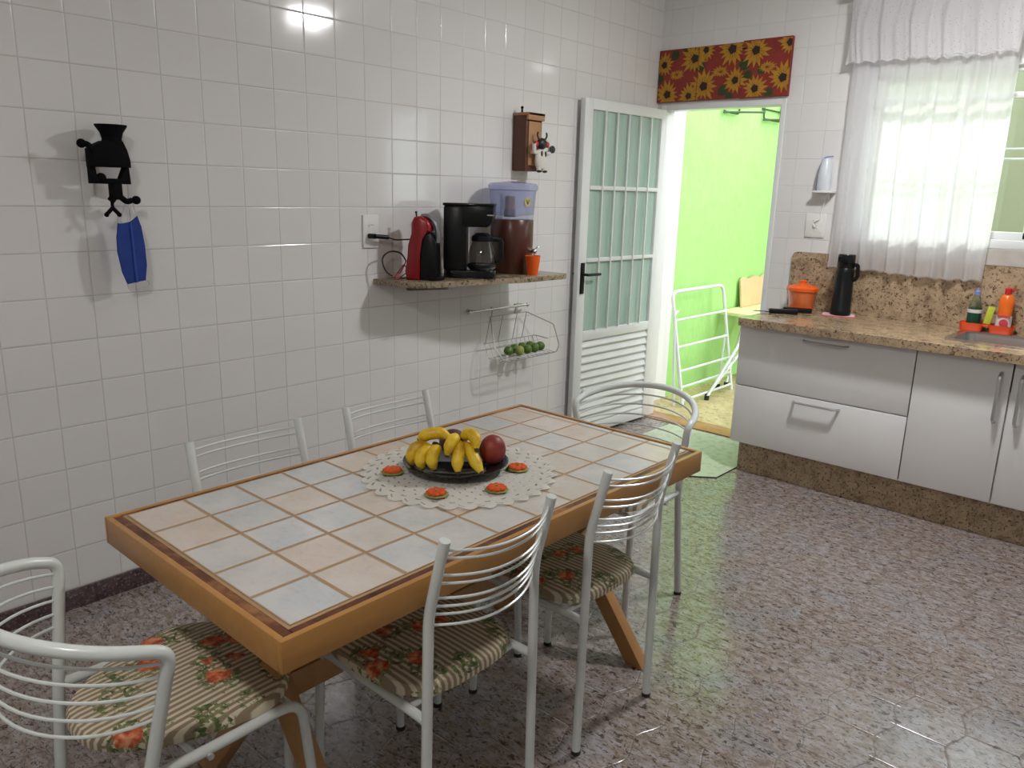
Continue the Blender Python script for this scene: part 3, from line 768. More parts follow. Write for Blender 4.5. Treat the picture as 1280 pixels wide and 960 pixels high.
tube(bm, [(1.235+.817*i/110, -.108+fold(i/110)*.6, 2.268+.014*abs(math.sin(i/110*PI*11))) for i in range(111)], .0035, 5); obj('hem_trim', bm, 'lace', v_)
t = thing('curtain_rod', 'white curtain rod with wall brackets above the window', 'curtain rod', (1.65, 0, 2.62))
bm = B(); tube(bm, [(-.48, -.07, 0), (1.45, -.07, 0)], .012, 10); obj('pole', bm, 'white_alu', t)
for x in (-.44, 1.40):
    bm = B(); tube(bm, [(x, -.0005, 0), (x, -.07, 0)], .009, 8); obj('bracket', bm, 'grey_plastic', t)

# ------------------------------------------------------------------ coffee grinder on the left wall (y,z outline, projecting in +x)
t = thing('coffee_mill', 'black cast iron hand mill clamped on the left wall tiles', 'mill', (0, -3.57, 1.54))
Y0, Z0 = -3.57, 1.54
def ym(y, z): return (y-Y0, z-Z0)
bm = B()   # hopper + body lathe about vertical axis at x=.085
lathe(bm, [(.020, 1.655-Z0), (.036, 1.672-Z0), (.031, 1.69-Z0), (.036, 1.71-Z0), (.050, 1.731-Z0), (.051, 1.736-Z0), (.046, 1.734-Z0), (.030, 1.70-Z0), (0, 1.695-Z0)], (.085, .018, 0), 24)
obj('hopper', bm, 'iron', t)
bm = B()
prism(bm, [ym(-3.632, 1.597), ym(-3.632, 1.655), ym(-3.615, 1.668), ym(-3.585, 1.683), ym(-3.527, 1.683), ym(-3.515, 1.655), ym(-3.507, 1.62), ym(-3.507, 1.597)], 0, .05, .12, 0, .008)
box(bm, (.0, -.035, .07), (.055, .035, .11), .004)
obj('body', bm, 'iron', t)
bm = B()
prism(bm, [ym(-3.636, 1.542), ym(-3.636, 1.60), ym(-3.618, 1.60), ym(-3.618, 1.556), ym(-3.536, 1.556), ym(-3.524, 1.60), ym(-3.507, 1.60), ym(-3.504, 1.542)], 0, .068, .098, 0, .004)
obj('stand', bm, 'iron', t)
bm = B(); tube(bm, smoothpath([(.10, -.05, .10), (.11, -.068, .125), (.10, -.085, .130)], 4), .010, 8); ball(bm, (.10, -.086, .130), .015); obj('side_knob', bm, 'iron', t)
bm = B(); box(bm, (.06, .0, -.05), (.11, .03, .004), .004); tube(bm, [(.085, .0, -.03), (.085, .0, -.085)], .006, 8); tube(bm, [(.085, .0, -.078), (.085, -.022, -.100)], .007, 8); tube(bm, [(.085, .0, -.078), (.085, .020, -.100)], .007, 8)
ball(bm, (.085, -.022, -.101), .008); ball(bm, (.085, .020, -.101), .008); tube(bm, [(.085, -.004, -.055), (.085, .012, -.035)], .013, 8); obj('screw_clamp', bm, 'iron', t)
bm = B(); tube(bm, smoothpath([(.085, .024, -.035), (.09, .045, -.055), (.09, .065, -.052)], 4), .010, 8); ball(bm, (.09, .080, -.051), .015); obj('crank_handle', bm, 'iron', t)
bm = B(); ball(bm, (.09, -.03, .022), .016); obj('wing_nut', bm, 'iron', t)
# mask
t = thing('face_mask', 'blue cloth face mask hanging from the black hand mill', 'mask', (.085, -3.52, 1.312))
bm = B(); ol = [(-.038, .098), (-.018, .096), (.008, .102), (.030, .122), (.040, .085), (.047, .02), (.048, -.05), (.040, -.104), (.0, -.110), (-.024, -.114), (-.038, -.070), (-.048, -.0), (-.046, .05)]
prism(bm, ol, 0, -.004, .005, 0, .0015)
bmesh.ops.triangulate(bm, faces=[f for f in bm.faces if len(f.verts) > 4]); obj('mask_cloth', bm, 'bluecloth', t)
bm = B()
prism(bm, [(.0, .098), (.006, .10), (.012, -.108), (.004, -.11)], 0, .005, .009); obj('centre_pleat', bm, 'bluecloth2', t)
bm = B(); tube(bm, smoothpath([(0, -.034, .096), (0, -.020, .130), (.003, -.004, .168), (.004, .016, .172), (0, .022, .15), (0, .029, .118)], 5), .0018, 5); tube(bm, smoothpath([(.002, -.006, .098), (.003, .0, .13), (.004, .004, .168)], 5), .0016, 5); obj('ear_loop', bm, 'loop', t)
bm = B(); tube(bm, smoothpath([(0, -.026, -.110), (0, -.018, -.135), (0, .004, -.142), (0, .018, -.130), (0, .040, -.128), (0, .052, -.122), (0, .050, -.108), (0, .038, -.104)], 5), .0018, 5); obj('ear_loop', bm, 'loop', t)

# wooden spice/mill box with figurine
t = thing('wooden_wall_box', 'small wooden box mounted on the tiles above the water filter', 'box', (0, -1.365, 1.66))
bm = B(); box(bm, (0, -.065, 0), (.095, .065, .285), .004, 0)
obj('box_body', bm, 'mill_dark', t)
bm = B(); box(bm, (.095, -.050, .03), (.103, .050, .255), .002); obj('front_panel', bm, 'mill_light', t)
bm = B(); box(bm, (-.0, -.068, .285), (.112, .070, .300), .003, 0); box(bm, (.096, -.066, .262), (.112, .068, .300), .003, 0); obj('lid', bm, 'mill_light', t)
bm = B(); tube(bm, [(.05, -.05, .30), (.05, -.05, .32)], .005, 8); ball(bm, (.05, -.05, .325), .008); obj('knob', bm, 'iron', t)
t = thing('cow_figurine', 'small white and black figurine hung on the wooden box front', 'figurine', (.125, -1.345, 1.66))
t.scale = (1.1, 1.3, 1.12)
bm = B(); lathe(bm, [(0, .012), (.022, .014), (.034, .04), (.032, .075), (.022, .10), (0, .105)], (.005, 0, 0), 20, sx=.6); obj('body', bm, 'figwhite', t)
bm = B(); ball(bm, (.010, 0, .128), .027, 16, .8, 1, 1); tube(bm, smoothpath([(.01, -.018, .145), (.01, -.030, .165), (.01, -.026, .180)], 3), .004, 6); tube(bm, smoothpath([(.01, .018, .145), (.01, .030, .165), (.01, .026, .180)], 3), .004, 6); obj('head', bm, 'figblack', t)
for y in (-.034, .036):
    bm = B(); ball(bm, (.010, y, .125), .012, 12, .6, 1, 1.2); obj('ear', bm, 'figred', t)
for s in (-1, 1):
    bm = B(); tube(bm, smoothpath([(.008, s*.026, .088), (.012, s*.046, .085), (.012, s*.050, .110), (.012, s*.052, .125)], 3), .009, 8); a_ = obj('arm', bm, 'figwhite', t)
    bm = B(); tube(bm, [(.010, s*.014, .022), (.010, s*.016, .002)], .010, 8); l_ = obj('leg', bm, 'figwhite', t)
    bm = B(); ball(bm, (.016, s*.018, .0), .011, 10, 1.3, 1, .6); obj('hoof', bm, 'figblack', l_)
bm = B(); ball(bm, (.022, -.010, .082), .009, 10, .5, .7, 1.6); ball(bm, (.022, .014, .080), .009, 10, .5, .7, 1.6); obj('body_spots', bm, 'figblack', t)
bm = B(); lathe(bm, [(0, 0), (.018, 0), (.018, .004), (0, .005)], (0, 0, 0), 16); o = obj('round_tray', bm, 'figblack', t, loc=(.018, .058, .105)); o.rotation_euler = (0, PI/2, 0)

# ------------------------------------------------------------------ shelf and appliances
SZ = 1.136
t = thing('stone_shelf', 'beige granite shelf on the left wall holding the coffee makers', 'shelf', (0, -1.9, SZ))
sp = [(0, -2.385), (.17, -2.37), (.25, -2.33), (.285, -2.25), (.30, -2.04), (.345, -1.88), (.385, -1.74), (.395, -1.42), (.38, -1.395), (.0, -1.44)]
bm = B(); prism(bm, [(p[0], p[1]+1.9) for p in sp], 2, -.027, 0, 0, .002); obj('slab', bm, 'granite_shelf', t)
for y in (-2.17, -1.55):
    bm = B(); prism(bm, [(0, -.0272), (.30, -.0272), (.30, -.036), (.02, -.070), (0, -.070)], 1, y+1.9-.012, y+1.9+.012); obj('bracket', bm, 'grey_plastic', t)
A42 = math.atan2(.669, .743)
# capsule machine: local +x = front, faces screen right
t = thing('capsule_coffee_machine', 'red and black capsule coffee machine at the shelf end', 'coffee machine', (.165, -2.200, SZ), A42-.12)
bm = B()
pr_ = [(-.085, 0), (-.020, 0), (-.018, .19), (-.005, .215), (.030, .225), (.033, .245), (.020, .275), (-.015, .296), (-.045, .290), (-.058, .265), (-.056, .215), (-.060, .16), (-.080, .10), (-.087, .04)]
prism(bm, pr_, 1, -.060, .060, 0, .012); obj('shell', bm, 'red_plastic', t, angle=50)
bm = B(); prism(bm, [(-.018, .0), (.052, .0), (.060, .012), (.058, .10), (.055, .18), (.030, .22), (-.015, .205)], 1, -.052, .052, 0, .008); obj('front_column', bm, 'black_plastic', t)
bm = B(); tube(bm, smoothpath([(-.02, 0, .292), (.015, 0, .292), (.045, 0, .262), (.058, 0, .215), (.056, 0, .175)], 5), .030, 12, flat=.4); obj('arched_head', bm, 'grey_plastic', t)
bm = B(); lathe(bm, [(0, 0), (.055, 0), (.058, .006), (.058, .016), (.05, .018), (0, .018)], (.045, 0, 0), 24, sx=.8); obj('drip_tray', bm, 'black_plastic', t)
bm = B(); tube(bm, [(-.045, 0, .288), (-.048, 0, .308)], .004, 8); ball(bm, (-.048, 0, .310), .006); obj('lever', bm, 'black_plastic', t)
# cord (in world, parented through inverse)
def worldchild(name, bm, mat, parent):
    o = obj(name, bm, mat); o.parent = parent
    o.matrix_parent_inverse = (Matrix.Translation(parent.location) @ Matrix.Rotation(parent.rotation_euler.z, 4, 'Z')).inverted(); return o
bm = B(); tube(bm, [(.012, -2.415, 1.335), (.045, -2.405, 1.335)], .012, 10); tube(bm, [(.045, -2.405, 1.335), (.060, -2.34, 1.330)], .010, 10); pl_ = worldchild('plug', bm, 'black_plastic', t)
bm = B(); tube(bm, smoothpath([(.06, -2.34, 1.330), (.062, -2.30, 1.318), (.07, -2.24, 1.318), (.09, -2.20, 1.32)], 6), .0032, 6)
tube(bm, smoothpath([(.08, -2.25, 1.215), (.075, -2.28, 1.255), (.07, -2.34, 1.265), (.07, -2.385, 1.235), (.08, -2.375, 1.18), (.10, -2.33, 1.146), (.11, -2.28, 1.143), (.12, -2.25, 1.15)], 6), .0038, 6); worldchild('power_cord', bm, 'darkcord', t)
bm = B(); tube(bm, smoothpath([(.10, -2.35, 1.145), (.09, -2.31, 1.17), (.085, -2.27, 1.20), (.085, -2.25, 1.17), (.10, -2.30, 1.148), (.11, -2.34, 1.143), (.095, -2.29, 1.18), (.09, -2.26, 1.22)], 6), .003, 6); worldchild('coiled_cord', bm, 'redcord', t)
# drip coffee maker
t = thing('drip_coffee_maker', 'black drip coffee maker with glass carafe mid-shelf', 'coffee maker', (.205, -1.945, SZ), A42-.05)
bm = B(); prism(bm, rrect(-.125, -.085, .130, .085, .04), 2, 0, .038, 0, .006); obj('base', bm, 'black_gloss', t)
bm = B(); box(bm, (-.125, -.080, .036), (-.018, .080, .345), .012); obj('water_tank', bm, 'black_plastic', t)
bm = B(); prism(bm, [(-.04, .245), (.085, .245), (.112, .27), (.118, .345), (-.04, .345)], 1, -.082, .082, 0, .010); obj('filter_head', bm, 'black_plastic', t)
bm = B(); box(bm, (-.128, -.084, .343), (.120, .084, .356), .005); obj('lid', bm, 'black_gloss', t)
bm = B(); box(bm, (.085, -.084, .300), (.120, .084, .305)); obj('trim_strip', bm, 'steel', t)
cf = bm = B(); lathe(bm, [(.058, .040), (.068, .050), (.070, .09), (.060, .14), (.048, .170), (.046, .178)], (.056, 0, 0), 28, cap=False); ca = obj('carafe', bm, 'carafe', t)
bm = B(); lathe(bm, [(.050, .176), (.052, .180), (.050, .200), (.030, .215), (0, .217)], (.056, 0, 0), 28); lathe(bm, [(.0705, .052), (.072, .054), (.0705, .066), (.070, .066)], (.056, 0, 0), 28, cap=False)
obj('carafe_lid', bm, 'black_plastic', ca)
bm = B(); lathe(bm, [(.0, .039), (.06, .039), (.069, .048), (.0705, .056)], (.056, 0, 0), 28, cap=False); obj('carafe_base', bm, 'steel', ca)
bm = B(); tube(bm, fillet([(.090, 0, .19), (.150, 0, .185), (.150, 0, .09), (.115, 0, .075)], .02), .009, 8, flat=1.4); obj('carafe_handle', bm, 'black_plastic', ca)
# water filter
t = thing('water_filter', 'brown water filter with clear lilac top on the shelf', 'water filter', (.165, -1.600, SZ))
bm = B(); lathe(bm, [(0, 0), (.100, 0), (.104, .006), (.104, .085), (.112, .095), (.112, .270), (.108, .276), (0, .277)], (0, 0, 0), 40); obj('lower_reservoir', bm, 'brown_filter', t)
bm = B(); lathe(bm, [(.108, .277), (.112, .30), (.122, .425), (.120, .425), (.109, .300), (0, .285)], (0, 0, 0), 40); obj('upper_reservoir', bm, 'clearblue', t)
bm = B(); lathe(bm, [(.122, .420), (.128, .424), (.129, .445), (.120, .456), (.05, .463), (.03, .466), (0, .467)], (0, 0, 0), 40); obj('lid', bm, 'clearlid', t)
bm = B(); lathe(bm, [(0, .286), (.030, .286), (.030, .325), (.026, .326), (.026, .385), (.020, .392), (0, .393)], (-.01, -.01, 0), 24); obj('filter_candle', bm, 'mill_light', t)
bm = B(); lathe(bm, [(.0, .2855), (.031, .2855), (.031, .327), (.0, .328)], (-.01, -.01, 0), 24); obj('candle_base', bm, 'grey_plastic', t)
bm = B(); pts = [(.021*math.cos(k*PI/12), .024*math.sin(k*PI/12)) for k in range(24)]; prism(bm, pts, 0, 0, .002)
o = obj('round_label', bm, 'gold', t, loc=(.119*math.cos(-.15), .119*math.sin(-.15)-.0, .365)); o.rotation_euler = (0, 0, -.15)
bm = B(); tube(bm, [(0, -.008, .01), (0, 0, -.012), (0, .008, .01)], .002, 5); o2 = obj('label_mark', bm, 'figblack', o, loc=(.003, 0, 0))
bm = B(); tube(bm, [(0, 0, 0), (.030, 0, 0)], .011, 10); ball(bm, (.028, 0, 0), .014); tube(bm, [(.028, 0, 0), (.030, 0, -.025)], .006, 8); tube(bm, [(.028, 0, .008), (.036, .015, .020), (.038, .026, .024)], .004, 6)
o = obj('tap', bm, 'chrome', t, loc=(.112*math.cos(.18), .112*math.sin(.18), .118)); o.rotation_euler = (0, 0, .18)
bm = B(); lathe(bm, [(0, 0), (.026, 0), (.028, .004), (.040, .098), (.038, .098), (.026, .006), (0, .005)], (0, 0, 0), 28)
o = obj('orange_cup', bm, 'orange_cup', loc=(.325, -1.612, SZ)); tag(o, 'orange plastic tumbler below the filter tap', 'cup')

# ------------------------------------------------------------------ rail, basket and limes
t = thing('wall_rail', 'steel utensil rail on the wall below the shelf', 'rail', (0, -1.56, .925))
bm = B(); tube(bm, [(.05, -.235, 0), (.05, .235, 0)], .0075, 10); ball(bm, (.05, -.235, 0), .012, 12); ball(bm, (.05, .235, 0), .012, 12); obj('bar', bm, 'steel', t)
for y in (-.20, .20):
    bm = B(); tube(bm, [(0, y, 0), (.05, y, 0)], .008, 8); obj('bracket', bm, 'steel', t)
t = thing('wire_basket', 'open wire basket hooked on the rail, holding limes', 'basket', (.05, -1.43, .66))
bx0, bx1, bw, bh = .005, .17, .25, .22
bm = B()
top = [(bx0, -bw, bh*.9), (bx0, bw-.10, bh*.9), (bx1, bw-.02, .12), (bx1+.01, bw, .0), (bx1+.02, -bw, .0), (bx1, -bw-.0, .09)]
tube(bm, fillet([(0, -.20, .225), (0, .10, .225), (.09, .24, .15), (.13, .25, .03), (.15, .20, .0), (.15, -.24, .0), (.10, -.27, .08), (0, -.20, .225)], .012, 3), .003, 6)
tube(bm, fillet([(0, -.25, .08), (0, .18, .08), (.05, .24, .06)], .012, 3), .0025, 6)
obj('rim', bm, 'wire', t)
bm = B()
for k in range(13):
    y = -.24+.036*k
    tube(bm, [(.0, y, .08), (.03, y, .004), (.15, y, .0)], .0016, 4)
for x, z in ((.03, .004), (.07, .003), (.11, .001)): tube(bm, [(x, -.245, z), (x, .20, z)], .002, 4)
obj('wire_mesh', bm, 'wire', t)
for y in (-.20, -.10, .02, .10):
    bm = B(); tube(bm, [(0, y, .225), (.0, y-.035, .08)], .0022, 5); obj('upright', bm, 'wire', t)
for y in (-.19, .0):
    bm = B(); tube(bm, smoothpath([(0, y, .225), (.004, y, .262), (.0, y, .278), (-.010, y, .268)], 4), .003, 6); obj('hook', bm, 'wire', t)
lp = [(-1.530, .05), (-1.478, .085), (-1.462, .03), (-1.415, .088), (-1.392, .032), (-1.350, .085), (-1.325, .03), (-1.285, .075)]
for i, (y, x) in enumerate(lp):
    bm = B(); ball(bm, (0, 0, 0), .027, 16, 1, 1.08, .98); tube(bm, [(0, .027, 0), (0, .031, 0)], .004, 6)
    o = obj('lime', bm, 'lime_pale' if i == 1 else 'lime', loc=(.05+x, y, .66+.0305)); o.rotation_euler = (i, i*.7, i*1.3)
    tag(o, 'pale yellowish lime in the wire basket, second from the left' if i == 1 else 'dark green lime in the wire basket on the wall rail', 'lime', 'limes in the wire basket')

# ------------------------------------------------------------------ dining table
TX0, TX1, TY0, TY1, TZ = 1.040, 1.822, -4.035, -2.500, .757
cx, cy = (TX0+TX1)/2, (TY0+TY1)/2; hw, hl = (TX1-TX0)/2, (TY1-TY0)/2
t = thing('dining_table', 'pine dining table topped with stone-look tiles, trestle legs', 'table', (cx, cy, 0))
rim = .014
bm = B()
box(bm, (-hw, -hl, TZ-.068), (-hw+rim, hl, TZ), .002); box(bm, (hw-rim, -hl, TZ-.068), (hw, hl, TZ), .002)
box(bm, (-hw+rim, -hl, TZ-.068), (hw-rim, -hl+rim, TZ), .002); box(bm, (-hw+rim, hl-rim, TZ-.068), (hw-rim, hl, TZ), .002)
obj('edge_frame', bm, 'tablewood', t)
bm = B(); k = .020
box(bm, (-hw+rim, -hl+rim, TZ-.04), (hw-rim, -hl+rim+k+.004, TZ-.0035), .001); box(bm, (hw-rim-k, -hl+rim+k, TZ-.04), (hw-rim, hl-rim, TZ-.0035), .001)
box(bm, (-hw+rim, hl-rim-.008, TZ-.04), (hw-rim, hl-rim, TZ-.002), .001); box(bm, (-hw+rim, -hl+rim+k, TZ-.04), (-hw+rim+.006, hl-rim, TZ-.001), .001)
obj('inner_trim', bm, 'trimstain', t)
tx0, tx1, ty0, ty1 = -hw+rim+.012, hw-rim-k-.007, -hl+rim+k+.010, hl-rim-.014
bm = B(); box(bm, (tx0-.008, ty0-.008, TZ-.03), (tx1+.008, ty1+.008, TZ-.0028)); obj('grout_border', bm, 'groutbed', t, smooth=False)
M['tabletile'] = table_tiles(tx0-.002, ty0-.002, (tx1-tx0+.004)/5)
bm = B(); box(bm, (tx0, ty0, TZ-.03), (tx1, ty1, TZ-.001)); obj('tile_inlay', bm, 'tabletile', t, smooth=False)
bm = B(); box(bm, (-hw+rim, -hl+rim, TZ-.05), (hw-rim, hl-rim, TZ-.031)); obj('underside_board', bm, 'tablewood', t, smooth=False)
for ly, sy in ((-3.84-cy, -1), (-2.66-cy, 1)):
    for s in (-1, 1):
        a = Vector((-s*.25, ly+s*.024, TZ-.05)); b = Vector((s*.29, ly+s*.024, 0.0))
        d = Vector((1, 0, 0))*.032
        bm = B(); prism(bm, [(a.x-.036, a.z), (a.x+.036, a.z), (b.x+.036, b.z), (b.x-.036, b.z)] if True else [], 1, a.y-.022, a.y+.022, 0, .003)
        obj('leg', bm, 'tablewood_leg', t)
bm = B(); box(bm, (-.02, -3.84-cy, .33), (.02, -2.66-cy, .40), .003); obj('stretcher', bm, 'tablewood_leg', t)

# ------------------------------------------------------------------ chairs
def seat_mesh(outline, zt, th):
    bm = B(); n = len(outline)
    cxx = sum(p[0] for p in outline)/n; cyy = sum(p[1] for p in outline)/n
    levels = [(.90, zt-th), (1.0, zt-th+.006), (1.0, zt-.014), (.97, zt-.004), (.90, zt), (.6, zt+.004), (.3, zt+.006)]
    rg = [[bm.verts.new((cxx+(p[0]-cxx)*s, cyy+(p[1]-cyy)*s, z)) for p in outline] for s, z in levels]
    for a, b in zip(rg, rg[1:]):
        for k in range(n): bm.faces.new((a[k], a[(k+1) % n], b[(k+1) % n], b[k]))
    bm.faces.new(rg[0][::-1]); bm.faces.new(rg[-1]); return bm
TR = .0118
def side_chair(name, label, loc, rz, group):
    t = thing(name, label, 'chair', loc, rz, group)
    for s in (-1, 1):
        bm = B(); tube(bm, fillet([(s*.184, -.205, .008), (s*.174, -.205, .672), (s*.171, -.252, .862)], .04), TR+.0006, 14)
        p = obj('back_post', bm, 'chairwhite', t)
        bm = B(); tube(bm, [(s*.184, -.205, 0), (s*.184, -.205, .012)], TR+.002, 12); obj('foot_cap', bm, 'rubber', p)
        bm = B(); tube(bm, fillet([(s*.187, .205, .008), (s*.178, .200, .418), (s*.178, -.150, .418), (s*.180, -.200, .418)], .05), TR, 12)
        p = obj('leg', bm, 'chairwhite', t)
        bm = B(); tube(bm, [(s*.187, .205, 0), (s*.187, .205, .012)], TR+.002, 12); obj('foot_cap', bm, 'rubber', p)
    bm = B(); tube(bm, [(-.178, .14, .418), (.178, .14, .418)], .008, 8); tube(bm, [(-.178, -.14, .418), (.178, -.14, .418)], .008, 8); obj('seat_frame', bm, 'chairwhite', t)
    for z in (.838, .819, .776, .756, .718, .697, .676, .650):
        yb = -.205-.047*max(0, z-.672)/.19
        yb2 = yb
        bm = B(); tube(bm, [(x*.168, yb2-.052*(1-abs(x)**2.2), z-.012*(1-x*x)) for x in [i/10 for i in range(-10, 11)]], .0033, 7)
        obj('back_wire', bm, 'chairwhite', t)
    ol = []
    for k in range(40):
        a = 2*PI*k/40; c, s_ = math.cos(a), math.sin(a)
        r = (abs(c)**3.6+abs(s_)**3.6)**(-1/3.6)
        x, y = .192*r*c, .190*r*s_+.010
        x *= 1+.06*(y/.2); ol.append((x, y))
    bm = seat_mesh(ol, .466, .036); obj('seat', bm, 'cushion', t)
    return t
G1 = 'straight-backed white chairs along the table sides'
ch = side_chair('dining_chair', 'white tubular chair at the table front, nearer the camera', (1.632, -3.520, 0), PI/2, G1)
# local +y must face -x for the right-hand chairs: rotate +90
dup(ch, (1.630, -2.945, 0), PI/2, 'white tubular chair at the table front, farther one by the doorway end', G1)
dup(ch, (1.19, -3.592, 0), -PI/2, 'white tubular chair between table and tiled wall, the left one', G1)
dup(ch, (1.19, -3.070, 0), -PI/2, 'white tubular chair between table and tiled wall, the right one', G1)

def arch_chair(name, label, loc, rz, group):
    t = thing(name, label, 'chair', loc, rz, group)
    zt, hwt, hws, hwf, dp, rise = .718, .259, .220, .239, .245, .067
    arc = [(hwt*math.cos(PI*k/28), -.172-dp*math.sin(PI*k/28), zt+rise*math.sin(PI*k/28)) for k in range(29)]
    arc = [p for i, p in enumerate(arc) if 1 < i < 27]
    R_ = [(hwf, -.243, .008), (hws, -.215, .44), (hwt, -.172, zt-.005)]
    full = fillet(R_+[arc[0]], .035)[:-1] + [Vector(p) for p in arc] + fillet([arc[-1]]+[(-p[0], p[1], p[2]) for p in R_[::-1]], .035)[1:]
    bm = B(); tube(bm, full, TR+.0015, 14); fr = obj('back_loop', bm, 'chairwhite', t)
    for s in (-1, 1):
        bm = B(); tube(bm, [(s*.239, -.243, 0), (s*.239, -.243, .012)], TR+.003, 12); obj('foot_cap', bm, 'rubber', fr)
        bm = B(); tube(bm, fillet([(s*.239, .160, .008), (s*.222, .125, .435), (s*.220, -.10, .435), (s*.220, -.205, .44)], .055), TR, 12)
        p = obj('leg', bm, 'chairwhite', t)
        bm = B(); tube(bm, [(s*.239, .160, 0), (s*.239, .160, .012)], TR+.002, 12); obj('foot_cap', bm, 'rubber', p)
        bm = B(); tube(bm, [(s*.218, -.10, .430), (s*.240, -.10, .430)], .007, 8); obj('bolt', bm, 'chrome', p)
    bm = B(); tube(bm, [(-.222, .10, .432), (.222, .10, .432)], .008, 8); tube(bm, [(-.220, -.12, .432), (.220, -.12, .432)], .008, 8); obj('seat_frame', bm, 'chairwhite', t)
    for k, z in enumerate((.690, .662, .632, .602, .574)):
        f = (z-.44)/(zt-.44); hw_ = hws+(hwt-hws)*f-.003; yy = -.215+.043*f; sh = 1-.04*(k+1)
        pts = [(hw_*math.cos(PI*q/24), yy-(dp-.002)*sh*math.sin(PI*q/24), z+(rise-.014*(k+1))*math.sin(PI*q/24)) for q in range(25)]
        bm = B(); tube(bm, pts, .0035, 7); obj('back_wire', bm, 'chairwhite', t)
    ol = []
    for k in range(48):
        a = 2*PI*k/48; c, s_ = math.cos(a), math.sin(a)
        r = (abs(c)**2.6+abs(s_)**2.6)**(-1/2.6)
        x, y = .228*r*c, .222*r*s_-.045
        x *= 1+.30*(min(y, .05)-.05)/.26
        ol.append((x, y))
    bm = seat_mesh(ol, .476, .036); obj('seat', bm, 'cushion', t)
    return t
G2 = 'round-backed white chairs at the table ends'
a1 = arch_chair('arched_chair', 'white chair with looped round back in the lower left corner', (1.376, -3.990, 0), .028, G2)
dup(a1, (1.337, -2.362, 0), 3.171, 'white chair with looped round back at the doorway end of the table', G2)

# ------------------------------------------------------------------ doily, plate, fruit
DC = (1.418, -3.195); DR = .275
t = thing('crochet_doily', 'round cream crochet doily with orange flowers on the table', 'doily', (DC[0], DC[1], TZ+.001))
bm = B(); NA, NR = 192, 44; g = []
for j in range(NR+1):
    r0 = .02+(DR-.02)*j/NR; row = []
    for i in range(NA):
        a = 2*PI*i/NA; s_ = (j/NR)**6
        r = r0*(1+.035*s_*(abs(math.sin(a*16))*2-1))
        z = .003+.0016*math.sin(a*32)*math.sin(j*.9)
        row.append(bm.verts.new((r*math.cos(a), r*math.sin(a), z)))
    g.append(row)
for j in range(NR):
    ring = j//4; inr = j % 4
    for i in range(NA):
        per = 6 if j > 18 else 12
        if inr in (1, 2) and j > 6 and (i+(ring % 2)*(per//2)) % per in ((0,) if j <= 34 else (0, 1)) and j < 43 and inr == 1: continue
        bm.faces.new((g[j][i], g[j][(i+1) % NA], g[j+1][(i+1) % NA], g[j+1][i]))
bm.faces.new(g[0]); 
bmesh.ops.solidify(bm, geom=bm.faces, thickness=.0025)
obj('lace_disc', bm, 'crochet', t)
for dx, dy in ((-.118, -.153), (.094, -.178), (.183, -.038), (.113, .126), (-.075, .178), (-.190, .030)):
    bm = B(); lathe(bm, [(0, 0), (.031, .001), (.034, .003), (.028, .005), (0, .006)], (0, 0, .006), 8); fl = obj('flower_base', bm, 'crochet_green', t, loc=(dx, dy, 0))
    bm = B()
    for k in range(8):
        a = k*PI/4; ball(bm, (.018*math.cos(a), .018*math.sin(a), .0145), .0105, 10, 1, 1, .5)
    lathe(bm, [(0, .010), (.021, .011), (.021, .0165), (.010, .018), (0, .018)], (0, 0, 0), 16)
    obj('flower_petals', bm, 'crochet_orange', fl)
    bm = B(); ball(bm, (0, 0, .020), .0035, 8); obj('flower_centre', bm, 'crochet_green', fl)
PC = (1.392, -3.185); pz = TZ+.009
bm = B(); lathe(bm, [(0, 0), (.06, 0), (.07, .002), (.128, .013), (.152, .020), (.154, .022), (.150, .0235), (.125, .017), (.068, .006), (0, .005)], (0, 0, 0), 56)
o = obj('fruit_plate', bm, 'black_plate', loc=(PC[0], PC[1], pz)); tag(o, 'shallow black plate holding bananas and red fruit', 'plate')
def ban(pts, r=.0180):
    sp_ = smoothpath(pts, 7); n = len(sp_); rad = []
    for i in range(n):
        u = i/(n-1); k_ = min(1, (u/.22)**.6 if u > 0 else .3, ((1-u)/.34)**.7 if u < 1 else 0)
        rad.append(r*max(.28, k_))
    bm = B(); tube(bm, sp_, r, 10, radii=rad, tipmi=1); return bm
def bunch(label, loc, fingers):
    t = thing('banana_bunch', label, 'bananas', loc, 0, 'bananas on the plate')
    for f in fingers:
        bm = ban([(p[0]-loc[0], p[1]-loc[1], p[2]-loc[2]) for p in f]); obj('banana', bm, ['banana', 'banana_tip'], t)
    bm = B(); c = fingers[0][0]; tube(bm, [(c[0]-loc[0], c[1]-loc[1], c[2]-loc[2]), (c[0]-loc[0]-.01, c[1]-loc[1]+.012, c[2]-loc[2]+.012)], .010, 8); obj('crown', bm, 'banana_tip', t)
bunch('bunch of ripe yellow bananas at the left of the black plate', (1.37, -3.28, .79), [
    [(1.385, -3.262, .835), (1.352, -3.300, .842), (1.350, -3.318, .815), (1.352, -3.312, .790)],
    [(1.392, -3.260, .842), (1.385, -3.305, .835), (1.388, -3.318, .812), (1.392, -3.312, .788)],
    [(1.400, -3.255, .842), (1.412, -3.290, .838), (1.420, -3.304, .815), (1.424, -3.296, .789)],
    [(1.345, -3.290, .858), (1.365, -3.270, .876), (1.395, -3.245, .880), (1.425, -3.232, .862)]])
